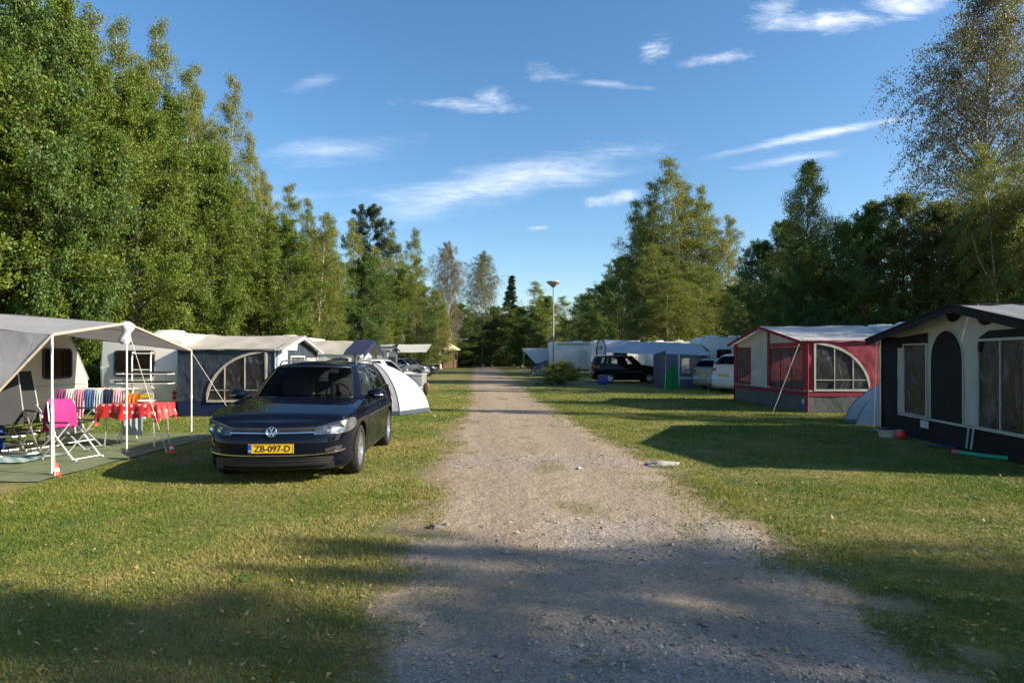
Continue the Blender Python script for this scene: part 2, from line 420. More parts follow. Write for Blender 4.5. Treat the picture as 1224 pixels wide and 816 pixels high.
def make_car(name, label, loc, rz, col, sx=1.0, sy=1.0, sz=1.0, rear='estate', platetext=None, group=None, emblem=False, hero=False,
             wr=.318, rails=True, flake=.25, strip=False):
    """local frame: x forward, y left, z up, origin on the ground mid-wheelbase"""
    root = empty(name, (loc[0], loc[1], 0), rz, label, 'car', group)
    body_m = paint(name + '_paint', col, flake)
    S = lambda p: (p[0] * sx, p[1] * sy, p[2] * sz)
    if rear == 'estate': rx = -2.40
    elif rear == 'hatch': rx = -2.10
    else: rx = -2.30
    k = rx / -2.40
    keys = [(2.22, 0), (2.21, .30), (2.165, .54), (2.06, .72), (1.90, .82), (1.65, .872), (1.2, .892), (0, .9), (-1.2, .895), (-1.75 * k, .88), (rx + .28, .82), (rx + .09, .68), (rx + .015, .38), (rx, 0)]
    curve = catmull([(a, b, 0) for a, b in keys], 12)
    WB = 1.315; AR = wr / sz + .042; zc = wr / sz
    prof_s = lut([(.16, .10), (.20, .045), (.26, .012), (.32, .022), (.45, .016), (.60, .002), (.70, -.006), (.735, -.008), (.76, .006), (.85, .022), (.93, .05), (1.1, .09)])
    prof_f = lut([(.16, .22), (.19, .10), (.24, .05), (.34, .035), (.37, .012), (.50, .004), (.56, .012), (.60, .03), (.66, .045), (.70, .075), (.735, .13), (.8, .2), (1.1, .4)])
    prof_r = lut([(.16, .25), (.22, .08), (.30, .015), (.50, .0), (.56, .012), (.60, .06), (.75, .07), (.95, .09), (1.1, .14)])
    ztop = lut([(2.22, .735), (2.10, .755), (1.90, .80), (1.5, .86), (1.0, .925), (.6, .945), (0, .955), (-1.2, .985), (-2.0, 1.02), (-2.5, 1.03)])
    side = []
    for c in curve:
        if c.x > 1.80 or c.x < -1.80 * min(1, k): side.append((c.x, c.y))
    front = [p for p in side if p[0] > 0]; rearp = [p for p in side if p[0] < 0]
    cx = [c.x for c in curve][::-1]; cy = [c.y for c in curve][::-1]
    xs = set(np.round(np.linspace(1.78, -1.78 * min(1, k), 44), 4))
    for xc in (WB, -WB):
        xs = {x for x in xs if abs(abs(x - xc) - AR) > .02}
        xs |= {round(xc + AR * math.cos(t), 4) for t in np.linspace(0, PI, 25)} | {round(xc + AR + .004, 4), round(xc - AR - .004, 4)}
    hi, lo = front[-1][0], rearp[0][0]
    xs = sorted([x for x in xs if lo + .005 < x < hi - .005], reverse=True)
    st = front + [(x, float(np.interp(x, cx, cy))) for x in xs] + rearp
    nrm = []
    for i in range(len(st)):
        a, b = st[max(0, i - 1)], st[min(len(st) - 1, i + 1)]
        tx, ty = b[0] - a[0], b[1] - a[1]; l = math.hypot(tx, ty); n = (-ty / l * -1, -tx / l)   # outward
        nrm.append((n[0], n[1]) if i not in (0, len(st) - 1) else ((1, 0) if i == 0 else (-1, 0)))
    nrm = [(n[0], abs(n[1])) if 0 < i < len(st) - 1 else n for i, n in enumerate(nrm)]
    arc = [0.0]
    for i in range(1, len(st)): arc.append(arc[-1] + math.hypot(st[i][0] - st[i - 1][0], st[i][1] - st[i - 1][1]))
    X_, Y_, NX, NY = [p[0] for p in st], [p[1] for p in st], [n[0] for n in nrm], [n[1] for n in nrm]
    def off(nx, z):
        wf, wr_ = sstep(.25, .9, nx), sstep(.25, .9, -nx); ws = 1 - wf - wr_
        return ws * prof_s(z) + wf * prof_f(z) + wr_ * prof_r(z)
    def tp(s_, z, o=0.0):
        x, y = np.interp(s_, arc, X_), np.interp(s_, arc, Y_); nx, ny = np.interp(s_, arc, NX), np.interp(s_, arc, NY)
        d = off(nx, z) - o
        return (float(x - nx * d), float(max(0, y - ny * d)), z)
    def s_x(x): return float(np.interp(-x, [-v for v in X_], arc))
    def s_y(y): return float(np.interp(y, Y_[:len(front)], arc[:len(front)]))
    def s_yr(y): n = len(rearp); return float(np.interp(y, Y_[-n:][::-1], arc[-n:][::-1]))
    # --- lower body
    nz = 22; body = MB()
    def zb(x):
        for xc in (WB, -WB):
            if abs(x - xc) < AR: return zc + math.sqrt(max(0, AR * AR - (x - xc) ** 2))
        return .165
    toprow = []
    for sgn in (1, -1):
        rows = []
        for i, s_ in enumerate(arc):
            x = st[i][0]; b0, t0 = zb(x) if abs(nrm[i][0]) < .7 else .165, ztop(x)
            row = []
            for j in range(nz + 1):
                v = j / nz; z = b0 + (t0 - b0) * (v ** .92)
                p = tp(s_, z); row.append(S((p[0], sgn * p[1], p[2])))
            rows.append(row)
        body.grid(rows, None, sgn > 0)
        toprow.append([r_[-1] for r_ in rows])
        for xc in (WB, -WB):      # rolled arch lip
            pr = []
            for t in np.linspace(-.02, PI + .02, 26):
                x = xc + AR * math.cos(t); z = zc + AR * math.sin(t); p = tp(s_x(x), max(z, .17), .006)
                q = (p[0], sgn * p[1], z); pr.append([S(q), S((x, sgn * (p[1] - .045), z)), S((x, sgn * .55, z + .0))])
            body.grid(pr, None, sgn < 0)
    # bonnet and cowl
    nl, bul = 18, lut([(2.3, 0), (2.15, .012), (1.9, .035), (1.5, .055), (1.0, .05), (.5, .03)])
    hood = []
    for i, p in enumerate(st):
        if p[0] < .35: break
        a, b = Vector(toprow[0][i]), Vector(toprow[1][i]); row = []
        for j in range(nl + 1):
            u = j / nl; s2 = 2 * u - 1
            q = a.lerp(b, u); q.z += bul(p[0]) * sz * ((1 - abs(s2) ** 2.6)) + .008 * sz * math.exp(-((abs(s2) - .72) / .07) ** 2) * sstep(2.15, 1.7, p[0]); row.append(tuple(q))
        hood.append(row)
    body.grid(hood)
    # --- greenhouse
    rg = rx
    G0 = [(1.02, 0, .93), (.985, .30, .93), (.87, .56, .935), (.66, .74, .945), (.30, .795, .955), (-.18, .80, .965), (-1.0, .795, .985), (-1.62 * k, .775, 1.0), (rg + .30, .73, 1.02), (rg + .11, .58, 1.03), (rg + .06, .34, 1.03), (rg + .05, 0, 1.03)]
    if rear == 'estate': tops = (-1.50, -1.90, -2.05, -2.10, -2.12)
    elif rear == 'hatch': tops = (-1.15, -1.42, -1.52, -1.56, -1.58)
    else: tops = (-1.30, -1.74, -1.84, -1.90, -1.92)
    G1 = [(.36, 0, 1.405), (.335, .26, 1.402), (.255, .46, 1.392), (.10, .565, 1.382), (-.15, .59, 1.40), (-.40, .595, 1.41), (-.95, .585, 1.405), (tops[0], .57, 1.392), (tops[1], .53, 1.37), (tops[2], .42, 1.375), (tops[3], .25, 1.385), (tops[4], 0, 1.39)]
    ns_ = 6; C0, C1 = catmull(G0, ns_), catmull(G1, ns_)
    nv = 10
    def gp(i, v, sgn, o=0.0):
        a, b = C0[i], C1[i]; q = a.lerp(b, v)
        t = C0[min(i + 1, len(C0) - 1)] - C0[max(i - 1, 0)]; n = Vector((t.y, -t.x, 0)); n = n.normalized() if n.length else Vector((1, 0, 0))
        if n.y < -1e-6: n = -n
        if i < 2: n = Vector((1, 0, 0))
        if i > len(C0) - 3: n = Vector((-1, 0, 0))
        q = q + n * (.022 * math.sin(PI * v) + o); q.y *= sgn
        return S(q)
    # windows as index ranges along the greenhouse
    K = ns_
    wins = [('windscreen', 0, int(2.6 * K), .04, .95), ('side_window', int(3.6 * K) - 2, int(5.0 * K) - 1, .06, .9), ('side_window', int(5.0 * K) + 2, int(6.0 * K) + 2, .06, .9),
            ('side_window', int(6.0 * K) + 4, int(7.6 * K), .08, .88), ('rear_window', int(9.0 * K), len(C0) - 1, .10, .9)]
    if rear == 'hatch': wins[3] = ('side_window', int(6.0 * K) + 4, int(6.9 * K), .12, .85)
    vs_ = sorted(set([0, .04, .06, .08, .10, .12, .85, .88, .9, .95, 1.0] + list(np.round(np.linspace(.15, .82, 7), 3))))
    def isglass(i, v):
        for w in wins:
            if w[1] <= i < w[2] and w[3] < v < w[4]: return w
        return None
    for sgn in (1, -1):
        for i in range(len(C0) - 1):
            for j in range(len(vs_) - 1):
                v = (vs_[j] + vs_[j + 1]) / 2
                q = [gp(i, vs_[j], sgn), gp(i + 1, vs_[j], sgn), gp(i + 1, vs_[j + 1], sgn), gp(i, vs_[j + 1], sgn)]
                if isglass(i, v) is None: body.add(q, [(0, 1, 2, 3) if sgn < 0 else (3, 2, 1, 0)])
    # shoulder shelf between body side and greenhouse
    for sgn in (1, -1):
        rows = []
        for i in range(len(C0)):
            p = C0[i]
            if p.x > .9: continue
            sc = s_x(p.x) if p.x > rx + .3 else s_yr(min(p.y, .80))
            q = tp(sc, ztop(p.x)); rows.append([S((q[0], sgn * q[1], q[2])), S((p.x, sgn * p.y, p.z + .004))])
        body.grid(rows, None, sgn > 0)
    # roof
    rr = []
    for i in range(len(C1)):
        a = Vector(S(C1[i])); b = a.copy(); b.y *= -1; row = []
        for j in range(13):
            u = j / 12; q = a.lerp(b, u); q.z += .05 * sz * (1 - (2 * u - 1) ** 2) * min(1, abs(a.y) / .3); row.append(tuple(q))
        rr.append(row)
    body.grid(rr)
    bo = body.build('body', body_m, root, True, False, 42, weld=True)
    # underside, arches lining
    u = MB(); u.box((0, 0, .26), (abs(rx) * 2 * sx * .86, 1.36 * sy, .12)); 
    for xc in (WB, -WB):
        for sgn in (1, -1):
            rows = [[(xc * sx + AR * .99 * sx * math.cos(t), sgn * yy * sy, (zc + AR * .99 * math.sin(t)) * sz) for yy in (.84, .52)] for t in np.linspace(-.2, PI + .2, 20)]
            u.grid(rows)
    u.build('underbody', M['dark'], root, True, False)
    # dark plastic sills
    # glass
    for w in wins:
        for sgn in ((1, -1) if w[0] == 'side_window' else (0,)):
            g = MB()
            for sg in ((1, -1) if sgn == 0 else (sgn,)):
                rows = [[gp(i, v, sg, -.003) for v in np.linspace(w[3], w[4], 8)] for i in range(w[1], w[2] + 1)]
                g.grid(rows, None, sg < 0)
            g.build(w[0], M['carglass'], root, True, False, 60, weld=True)
            if w[0] == 'side_window' or True:      # black seal round the glass
                sl = MB()
                for sg in ((1, -1) if sgn == 0 else (sgn,)):
                    a, b = w[1], w[2]
                    loop = [gp(i, w[3], sg, .001) for i in range(a, b + 1)]
                    sl.tube(loop, .009 * sz, 6)
                    loop = [gp(i, w[4], sg, .001) for i in range(a, b + 1)]
                    sl.tube(loop, .008 * sz, 6)
                    for ii in (a, b):
                        if sgn == 0 and ii in (0, len(C0) - 1): continue
                        sl.tube([gp(ii, v, sg, .001) for v in np.linspace(w[3], w[4], 5)], .008 * sz, 6)
                sl.build('window_seal', M['dark'], root, True, False)
    # patches
    def patch(nm, sa, sb, zl, zh, o, mat, sgns=(1,), ns=14, nzz=5, rim=True):
        for sgn in sgns:
            m = MB(); rows = []
            for i in range(ns + 1):
                t = i / ns; s_ = sa + (sb - sa) * t; a, b = zl(t), zh(t)
                row = [tp(s_, a, o - .02)] if rim else []
                row += [tp(s_, a + (b - a) * j / nzz, o) for j in range(nzz + 1)]
                if rim: row += [tp(s_, b, o - .02)]
                rows.append([S((p[0], sgn * p[1], p[2])) for p in row])
            if rim:
                fr = [tp(sa, z, o - .02) for z in np.linspace(zl(0), zh(0), len(rows[0]))]; rows.insert(0, [S((p[0], sgn * p[1], p[2])) for p in fr])
                fr = [tp(sb, z, o - .02) for z in np.linspace(zl(1), zh(1), len(rows[0]))]; rows.append([S((p[0], sgn * p[1], p[2])) for p in fr])
            m.grid(rows, None, sgn > 0); m.build(nm, mat, root, True, False, 40)
    def both(nm, y1, zl, zh, o, mat, ns=22):
        "patch across the nose from -y1 to y1"
        m = MB(); rows = []
        for i in range(-ns, ns + 1):
            t = abs(i) / ns; s_ = s_y(y1) * t; sg = 1 if i >= 0 else -1
            a, b = zl(t), zh(t)
            row = [tp(s_, a, o - .015)] + [tp(s_, a + (b - a) * j / 4, o) for j in range(5)] + [tp(s_, b, o - .015)]
            rows.append([S((p[0], sg * p[1], p[2])) for p in row])
        m.grid(rows, None, True); return m.build(nm, mat, root, True, False, 40)
    ln = lambda a, b: (lambda t: a + (b - a) * t)
    both('grille', .50, ln(.605, .615), ln(.682, .69), .006, M['dark'])
    both('grille_trim', .50, ln(.617, .623), ln(.628, .634), .016, M['chrome'])
    both('grille_slat', .49, ln(.650, .658), ln(.656, .664), .014, M['dark'])
    both('air_intake', .70, lambda t: .215 + .02 * t, lambda t: .345 - .015 * t ** 4, .006, M['dark'])
    both('bumper_trim', .80, lambda t: .356 + .045 * t ** 3, lambda t: .370 + .045 * t ** 3, .018, M['chrome'])
    for zz in (.25, .285, .318): both('intake_slat', .66, ln(zz, zz + .006), ln(zz + .008, zz + .012), .016, M['dark'])
    both('bumper_lip', .78, ln(.185, .20), ln(.200, .213), .022, M['dark'])
    hs0, hs1 = s_y(.48), s_x(1.70)
    hl = lambda t: .600 + .006 * t + .080 * t ** 5; hh = lambda t: .682 + .125 * t ** 1.1 - .05 * t ** 10
    patch('headlight_housing', hs0, hs1, hl, hh, .004, M['hlhouse'], (1, -1))
    # reflectors
    for sgn in (1, -1):
        for t, rr_ in ((.28, .032), (.52, .042)):
            s_ = hs0 + (hs1 - hs0) * t; p = tp(s_, (hl(t) + hh(t)) / 2, .0)
            m = MB(); Mx = Matrix.Translation(S((p[0], sgn * p[1], p[2]))) @ Matrix.Rotation(sgn * .35, 4, 'Z') @ Matrix.Rotation(PI / 2, 4, 'Y')
            m.lathe([(0, .006), (rr_ * .6, .01), (rr_, .014), (rr_ * 1.1, .006)], 20, Mx); m.build('headlight_reflector', M['chrome'], root, True, False)
    patch('headlight', hs0, hs1, hl, hh, .017, M['lampglass'], (1, -1))
    patch('fog_light', s_y(.60), s_y(.775), lambda t: .395 + .02 * t, lambda t: .435 + .025 * t, .008, M['dark'], (1, -1))
    patch('fog_lens', s_y(.66), s_y(.75), lambda t: .408 + .02 * t, lambda t: .428 + .022 * t, .012, M['lampglass'], (1, -1))
    # tail lights
    patch('taillight', s_x(rx + .42), s_yr(.50), lambda t: .78 + .04 * t, lambda t: .93 - .01 * t, .008, M['red'], (1, -1))
    # door gaps, sill line
    for sgn in (1, -1):
        d = MB()
        for x0, x1, zt in ((.86, .80, .93), (-.17, -.22, .945), (-.98, -1.12, .965)):
            pts = []
            for t in np.linspace(0, 1, 12):
                z = .24 + (zt - .24) * t
                x = x0 + (x1 - x0) * t
                if x0 == -.98 and z < zc + AR + .02:
                    x = max(-.98, -WB + AR + .02) if z < zc else max(-.98, -WB + math.sqrt(max(0, (AR + .03) ** 2 - (z - zc) ** 2)))
                p = tp(s_x(x), z, .0015); pts.append(S((p[0], sgn * p[1], p[2])))
            d.tube(pts, .0035, 5)
        for z in (.235,):
            d.tube([S((q[0], sgn * q[1], q[2])) for q in [tp(s_x(x), z, .0015) for x in np.linspace(.84, -.92, 16)]], .0035, 5)
        d.build('door_gap', M['ink'], root, True, False)
        if hero or True:
            for xh in (-.05, -1.0):
                p = tp(s_x(xh), .80, .02); m = MB(); m.tube([S((p[0] + .1, sgn * (p[1] - .018), .80)), S((p[0] + .08, sgn * p[1], .80)), S((p[0] - .08, sgn * p[1], .803)), S((p[0] - .1, sgn * (p[1] - .018), .803))], .011, 8)
                m.build('door_handle', body_m, root, True, False)
        # mirror
        m = MB(); c = Vector(S((.60, sgn * .955, 1.0)))
        bmm = bmesh.new(); bmesh.ops.create_uvsphere(bmm, u_segments=16, v_segments=10, radius=1)
        for v in bmm.verts:
            x, y, z = v.co
            if x < 0: x *= .45
            v.co = (c.x + x * .10 + abs(y) * -.015, c.y + (y * .125), c.z + z * .075 * (1 + .15 * y * sgn))
        bmm.verts.index_update(); m.add([v.co.copy() for v in bmm.verts], [[v.index for v in f.verts] for f in bmm.faces]); bmm.free()
        mo = m.build('door_mirror', body_m, root, True, False)
        m = MB(); m.tube([S((.60, sgn * .80, .955)), S((.60, sgn * .90, .965))], .022, 8); m.build('mirror_arm', M['dark'], mo, True, False)
        m = MB(); pts = [(c.x + .098 * math.cos(a) + .01, c.y + sgn * .122 * math.sin(a), c.z - .018) for a in np.linspace(0, 1.2, 7)]; m.tube(pts, .008, 6); m.build('mirror_indicator', M['chrome'], mo, True, False)
        if rails:
            m = MB(); i0, i1 = int(3.4 * K), int(7.9 * K)
            pts = []
            for i in range(i0, i1 + 1):
                q = C1[i]; e = min(1, min(i - i0, i1 - i) / 3.0); pts.append(S((q.x, sgn * (q.y - .02), q.z + .012 + .04 * e)))
            m.tube(pts, .013, 8); m.build('roof_rail', M['railm'], root, True, False)
    if strip:
        for sgn in (1, -1):
            m = MB(); m.tube([S((q[0], sgn * q[1], q[2])) for q in [tp(s_x(x), .60, .008) for x in np.linspace(.86, -.90, 14)]], .018, 6); m.build('rubbing_strip', M['railm'], root, True, False)
    # wipers
    m = MB()
    for y0, y1 in ((.42, -.12), (-.15, -.62)):
        m.tube([S((1.0 - abs(y0) * .2, y0, .952)), S((.945, (y0 + y1) / 2, .972)), S((.955 - abs(y1) * .15, y1, .965))], .008, 6)
    m.build('wiper', M['dark'], root, True, False)
    # cabin: dashboard, steering wheel, seats
    m = MB(); m.box(S((.55, 0, .82)), (.5, 1.3, .22), 0, .08); m.build('dashboard', M['dark'], root, True, False)
    for y in (-.36, .36):
        m = MB(); m.box(S((-.28, y, .88)), (.16, .48, .62), 0, .06); m.box(S((-.32, y, 1.26)), (.10, .25, .17), 0, .045); m.box(S((.0, y, .55)), (.55, .48, .18), 0, .05)
        m.build('seat', M['seat'], root, True, False)
    m = MB(); m.box(S((-1.12, 0, .80)), (.16, 1.25, .62), 0, .06)
    for y in (-.4, 0, .4): m.box(S((-1.15, y, 1.18)), (.09, .24, .15), 0, .04)
    m.build('rear_seat', M['seat'], root, True, False)
    m = MB(); Mx = Matrix.Translation(S((.28, .36, .97))) @ Matrix.Rotation(R(-65), 4, 'Y')
    m.lathe([(.175, -.012), (.187, 0), (.175, .012), (.163, 0)], 28, Mx, True); m.box((0, 0, -.01), (.33, .04, .015), 0, 0, Mx); m.lathe([(0, .01), (.05, .0)], 12, Mx)
    m.build('steering_wheel', M['dark'], root, True, False)
    for xc in (WB, -WB):
        for sgn in (1, -1): make_wheel(root, xc * sx, sgn * (.895 * sy - .115), wr, .205, sgn)
    # plates
    p = tp(0, .447, .0)
    Mp = Matrix.Translation(S((p[0] + .012, 0, .447))) @ Matrix(((0, 0, 1, 0), (1, 0, 0, 0), (0, 1, 0, 0), (0, 0, 0, 1)))
    if platetext is not None: plate(root, Mp, platetext)
    p = tp(arc[-1], .66, .0)
    Mr = Matrix.Translation(S((p[0] - .012, 0, .66))) @ Matrix(((0, 0, -1, 0), (-1, 0, 0, 0), (0, 1, 0, 0), (0, 0, 0, 1)))
    plate(root, Mr, None)
    if emblem:
        p = tp(0, .640, .0)
        Me = Matrix.Translation(S((p[0] + .022, 0, .640))) @ Matrix.Rotation(R(-8), 4, 'Y') @ Matrix(((0, 0, 1, 0), (1, 0, 0, 0), (0, 1, 0, 0), (0, 0, 0, 1)))
        e = MB(); e.lathe([(.053, -.01), (.053, .006), (.0575, .010), (.063, .006), (.065, -.01)], 36, Me)
        r0 = .055
        def stroke(a, b):
            a, b = Vector((a[0] * r0, a[1] * r0)), Vector((b[0] * r0, b[1] * r0)); d = (b - a); c = (a + b) / 2
            e.box((c.x, c.y, .002), (d.length, .0095, .008), math.atan2(d.y, d.x), 0, Me)
        for sg in (1, -1):
            stroke((sg * .40, .90), (sg * .03, .10))           # upper V
            stroke((sg * .90, .42), (sg * .36, -.88))          # outer strokes of the lower letter
            stroke((sg * .38, -.85), (sg * .02, -.05))         # inner strokes
        em = e.build('badge', M['chrome'], root, True, False, 30)
        b = MB(); b.lathe([(0, -.006), (.06, -.006)], 30, Me); b.build('badge_plate', M['dark'], em, True, False)
    return root
M['hlhouse'] = simple('headlight_inside', (.24, .25, .27), .25, .7, .6, 14)
M['railm'] = simple('roof_rail_metal', (.30, .31, .32), .3, .8, .05)
# ------------------------------------------------------------------ trees
def tree_proto(seed, H, crown_r, c0, nbr, style, nleaf, leaf, prof, trunk_r=.16, multi=1, twigs=7):
    """returns (wood mesh data, leaf V, leaf F, tint). style: up, droop, flat"""
    rng = np.random.default_rng(seed); rnd = random.Random(seed)
    wood = MB(); twig_paths = []
    for st in range(multi):
        lean = Vector((rnd.uniform(-.06, .06), rnd.uniform(-.06, .06), 0)) * (1 if multi == 1 else 2.2)
        base = Vector((0, 0, 0)) if multi == 1 else Vector((rnd.uniform(-.5, .5), rnd.uniform(-.5, .5), 0))
        Hs = H * (1 if st == 0 else rnd.uniform(.72, .92)); tp_ = []
        for i in range(9):
            t = i / 8; tp_.append(base + lean * Hs * t + Vector((.12 * math.sin(3 * t + seed), .12 * math.cos(4 * t + seed * 2), 0)) * t + Vector((0, 0, Hs * t * .97)))
        rr_ = [max(.012, trunk_r * (Hs / H) * (1 - t / 8) ** .9 + (.05 if t == 0 else 0)) for t in range(9)]
        wood.m = 0; wood.tube([tp_[0] - Vector((0, 0, .3))] + tp_, [rr_[0] * 1.15] + rr_, 9, False)
        def at(t):
            x = t * 8; i = min(7, int(x)); return tp_[i].lerp(tp_[i + 1], x - i)
        n_b = nbr // multi
        for b in range(n_b):
            t = c0 + (1 - c0) * ((b + rnd.random() * .8) / n_b) ** .92; t = min(.985, t)
            az = b * 2.399 + rnd.uniform(-.5, .5) + st * 1.3
            rel = (t - c0) / (1 - c0)
            ln_ = crown_r * prof(rel) * (rnd.uniform(.55, 1.25) if style == 'droop' else rnd.uniform(.5, 1.2))
            if ln_ < .15: ln_ = .15
            el = {'up': 1.05 - .25 * (1 - rel), 'droop': .95, 'flat': .12 + .5 * rel, 'spruce': -.12 + .5 * rel, 'round': .35 + .75 * rel}[style] + rnd.uniform(-.2, .2)
            d = Vector((math.cos(az) * math.cos(el), math.sin(az) * math.cos(el), math.sin(el)))
            p = at(t); pts = [p.copy()]; stp = ln_ / 6
            for k in range(6):
                d = d + Vector((rnd.uniform(-.16, .16), rnd.uniform(-.16, .16), rnd.uniform(-.12, .12)))
                if style in ('droop',): d.z -= .085
                elif style in ('up', 'round'): d.z -= .03
                elif style == 'spruce': d.z += .05
                d.normalize(); p = p + d * stp; pts.append(p.copy())
            r0 = max(.010, trunk_r * .33 * (1 - rel * .75) * (ln_ / crown_r + .2))
            wood.m = 1 if r0 < .04 else 0
            wood.tube(pts, [r0 * (1 - .85 * k / 6) for k in range(7)], 5, False)
            nt_ = max(3, int(twigs * ln_ / crown_r + 2))
            for q in range(nt_):
                f = .22 + .78 * (q + rnd.random()) / nt_; x = f * 6; i = min(5, int(x)); o = pts[i].lerp(pts[i + 1], x - i)
                td = (pts[i + 1] - pts[i]).normalized()
                side = td.cross(Vector((rnd.uniform(-1, 1), rnd.uniform(-1, 1), rnd.uniform(-1, 1)))).normalized()
                tl = ln_ * rnd.uniform(.22, .42) * (1.15 - .5 * f); tl = max(.25, tl)
                if style == 'droop': d2 = (td * .5 + side * .6 + Vector((0, 0, -.25))).normalized()
                else: d2 = (td * .7 + side * .9).normalized()
                tpts = [o.copy()]; pp = o.copy()
                for k in range(4):
                    if style == 'droop': d2 = (d2 + Vector((rnd.uniform(-.1, .1), rnd.uniform(-.1, .1), -.30))).normalized()
                    else: d2 = (d2 + Vector((rnd.uniform(-.2, .2), rnd.uniform(-.2, .2), rnd.uniform(-.15, .18)))).normalized()
                    pp = pp + d2 * tl / 4 * (1.35 if style == 'droop' else 1); tpts.append(pp.copy())
                wood.m = 1; wood.tube(tpts, [.009, .007, .005, .004, .002], 3, False)
                twig_paths.append((np.array([tuple(v) for v in tpts]), rnd.random()))
            twig_paths.append((np.array([tuple(v) for v in pts[2:]]), rnd.random()))
    # leaves
    T = len(twig_paths); per = max(1, nleaf // T); Cs, Ts, Ds = [], [], []
    for path, rv in twig_paths:
        n = max(1, int(per * (.4 + 1.2 * rv))); u = rng.random(n) ** .8 * (len(path) - 1); i = np.minimum(u.astype(int), len(path) - 2); f = (u - i)[:, None]
        c = path[i] * (1 - f) + path[i + 1] * f + rng.normal(0, 1, (n, 3)) * ((leaf * 1.15 if style != 'droop' else leaf * 1.7) if style != 'spruce' else leaf * .7) * np.array([1, 1, .8])
        Cs.append(c); Ts.append(np.clip(rng.normal(.45, .2, n) + (rv - .5) * .35, 0, 1)); Ds.append(path[i + 1] - path[i])
    C = np.concatenate(Cs); tint = np.concatenate(Ts); D = np.concatenate(Ds); n = len(C)
    D /= np.linalg.norm(D, axis=1)[:, None] + 1e-9
    a = rng.normal(0, 1, (n, 3)) + D * (.6 if style != 'spruce' else 2.5)
    if style == 'droop': a[:, 2] -= 1.1
    a /= np.linalg.norm(a, axis=1)[:, None]
    b = np.cross(a, rng.normal(0, 1, (n, 3)) + np.array([0, 0, .9])); b /= np.linalg.norm(b, axis=1)[:, None] + 1e-9
    nn = np.cross(a, b)
    s = leaf * rng.uniform(.6, 1.25, n)[:, None]; asp = .36 if style != 'spruce' else .14
    if style == 'spruce': s = s * 1.6
    V = np.stack([C - a * s * .5, C + b * s * asp + nn * s * .08, C + a * s * .55, C - b * s * asp + nn * s * .08], 1).reshape(-1, 3)
    Fc = np.arange(4 * n).reshape(-1, 4)
    return wood, V, Fc, tint

BARK = simple('bark_dark', (.10, .085, .065), .9, 0, .35, 8, .8, 30)
TWIG = simple('twig_brown', (.11, .08, .06), .85, 0, .25, 8)
m_, nt, out = newmat('birch_bark'); b_ = N(nt, 'ShaderNodeBsdfPrincipled', i_Roughness=.7)
tc_ = nt.nodes.new('ShaderNodeTexCoord').outputs['Object']; mp_ = N(nt, 'ShaderNodeMapping'); mp_.inputs['Scale'].default_value = (1.5, 1.5, 7); L(nt, tc_, mp_.inputs[0])
L(nt, mixc(nt, ramp(nt, noise(nt, 2.2, 5, .7, mp_.outputs[0]), .52, .66), (.55, .52, .47), (.05, .04, .035)), b_.inputs['Base Color']); L(nt, b_.outputs[0], out.inputs[0]); BIRCHBARK = m_

LEAF = {
 'green': leafmat('leaves_green', (.055, .110, .012), (.120, .185, .020), (.21, .245, .040), .38),
 'deep': leafmat('leaves_deep_green', (.040, .090, .016), (.080, .148, .026), (.14, .20, .04), .34),
 'birch': leafmat('leaves_birch', (.10, .145, .018), (.18, .205, .035), (.29, .25, .06), .4),
 'sparse': leafmat('leaves_thin_birch', (.14, .085, .080), (.15, .14, .08), (.12, .17, .04), .35),
 'rust': leafmat('leaves_rusty', (.06, .10, .024), (.10, .13, .03), (.20, .105, .045), .34),
 'pine': leafmat('needles_pine', (.018, .042, .020), (.035, .065, .034), (.05, .09, .045), .12),
 'spruce': leafmat('needles_spruce', (.010, .030, .012), (.020, .048, .018), (.036, .07, .026), .1),
 'bush': leafmat('leaves_bush', (.10, .15, .02), (.19, .22, .03), (.32, .25, .05), .3),
}
lean_oval = lambda r: max(.08, math.sin(PI * min(1, (r * .86 + .14))) ** .6) * (1.0 if r < .45 else 1 - .45 * ((r - .45) / .55) ** 1.4)
birchp = lambda r: max(.10, (1 - r) ** .62 * (.75 + .5 * min(1, r * 3)))
columnp = lambda r: max(.20, (1 - r ** 3.4) ** .85 * (.8 + .3 * math.sin(r * 3)))
conep = lambda r: max(.04, (1 - r) ** .9)
domep = lambda r: max(.15, math.sqrt(max(0, 1 - r * r)))
pinep = lambda r: .55 + .5 * math.sin(PI * min(1, r * 1.05))
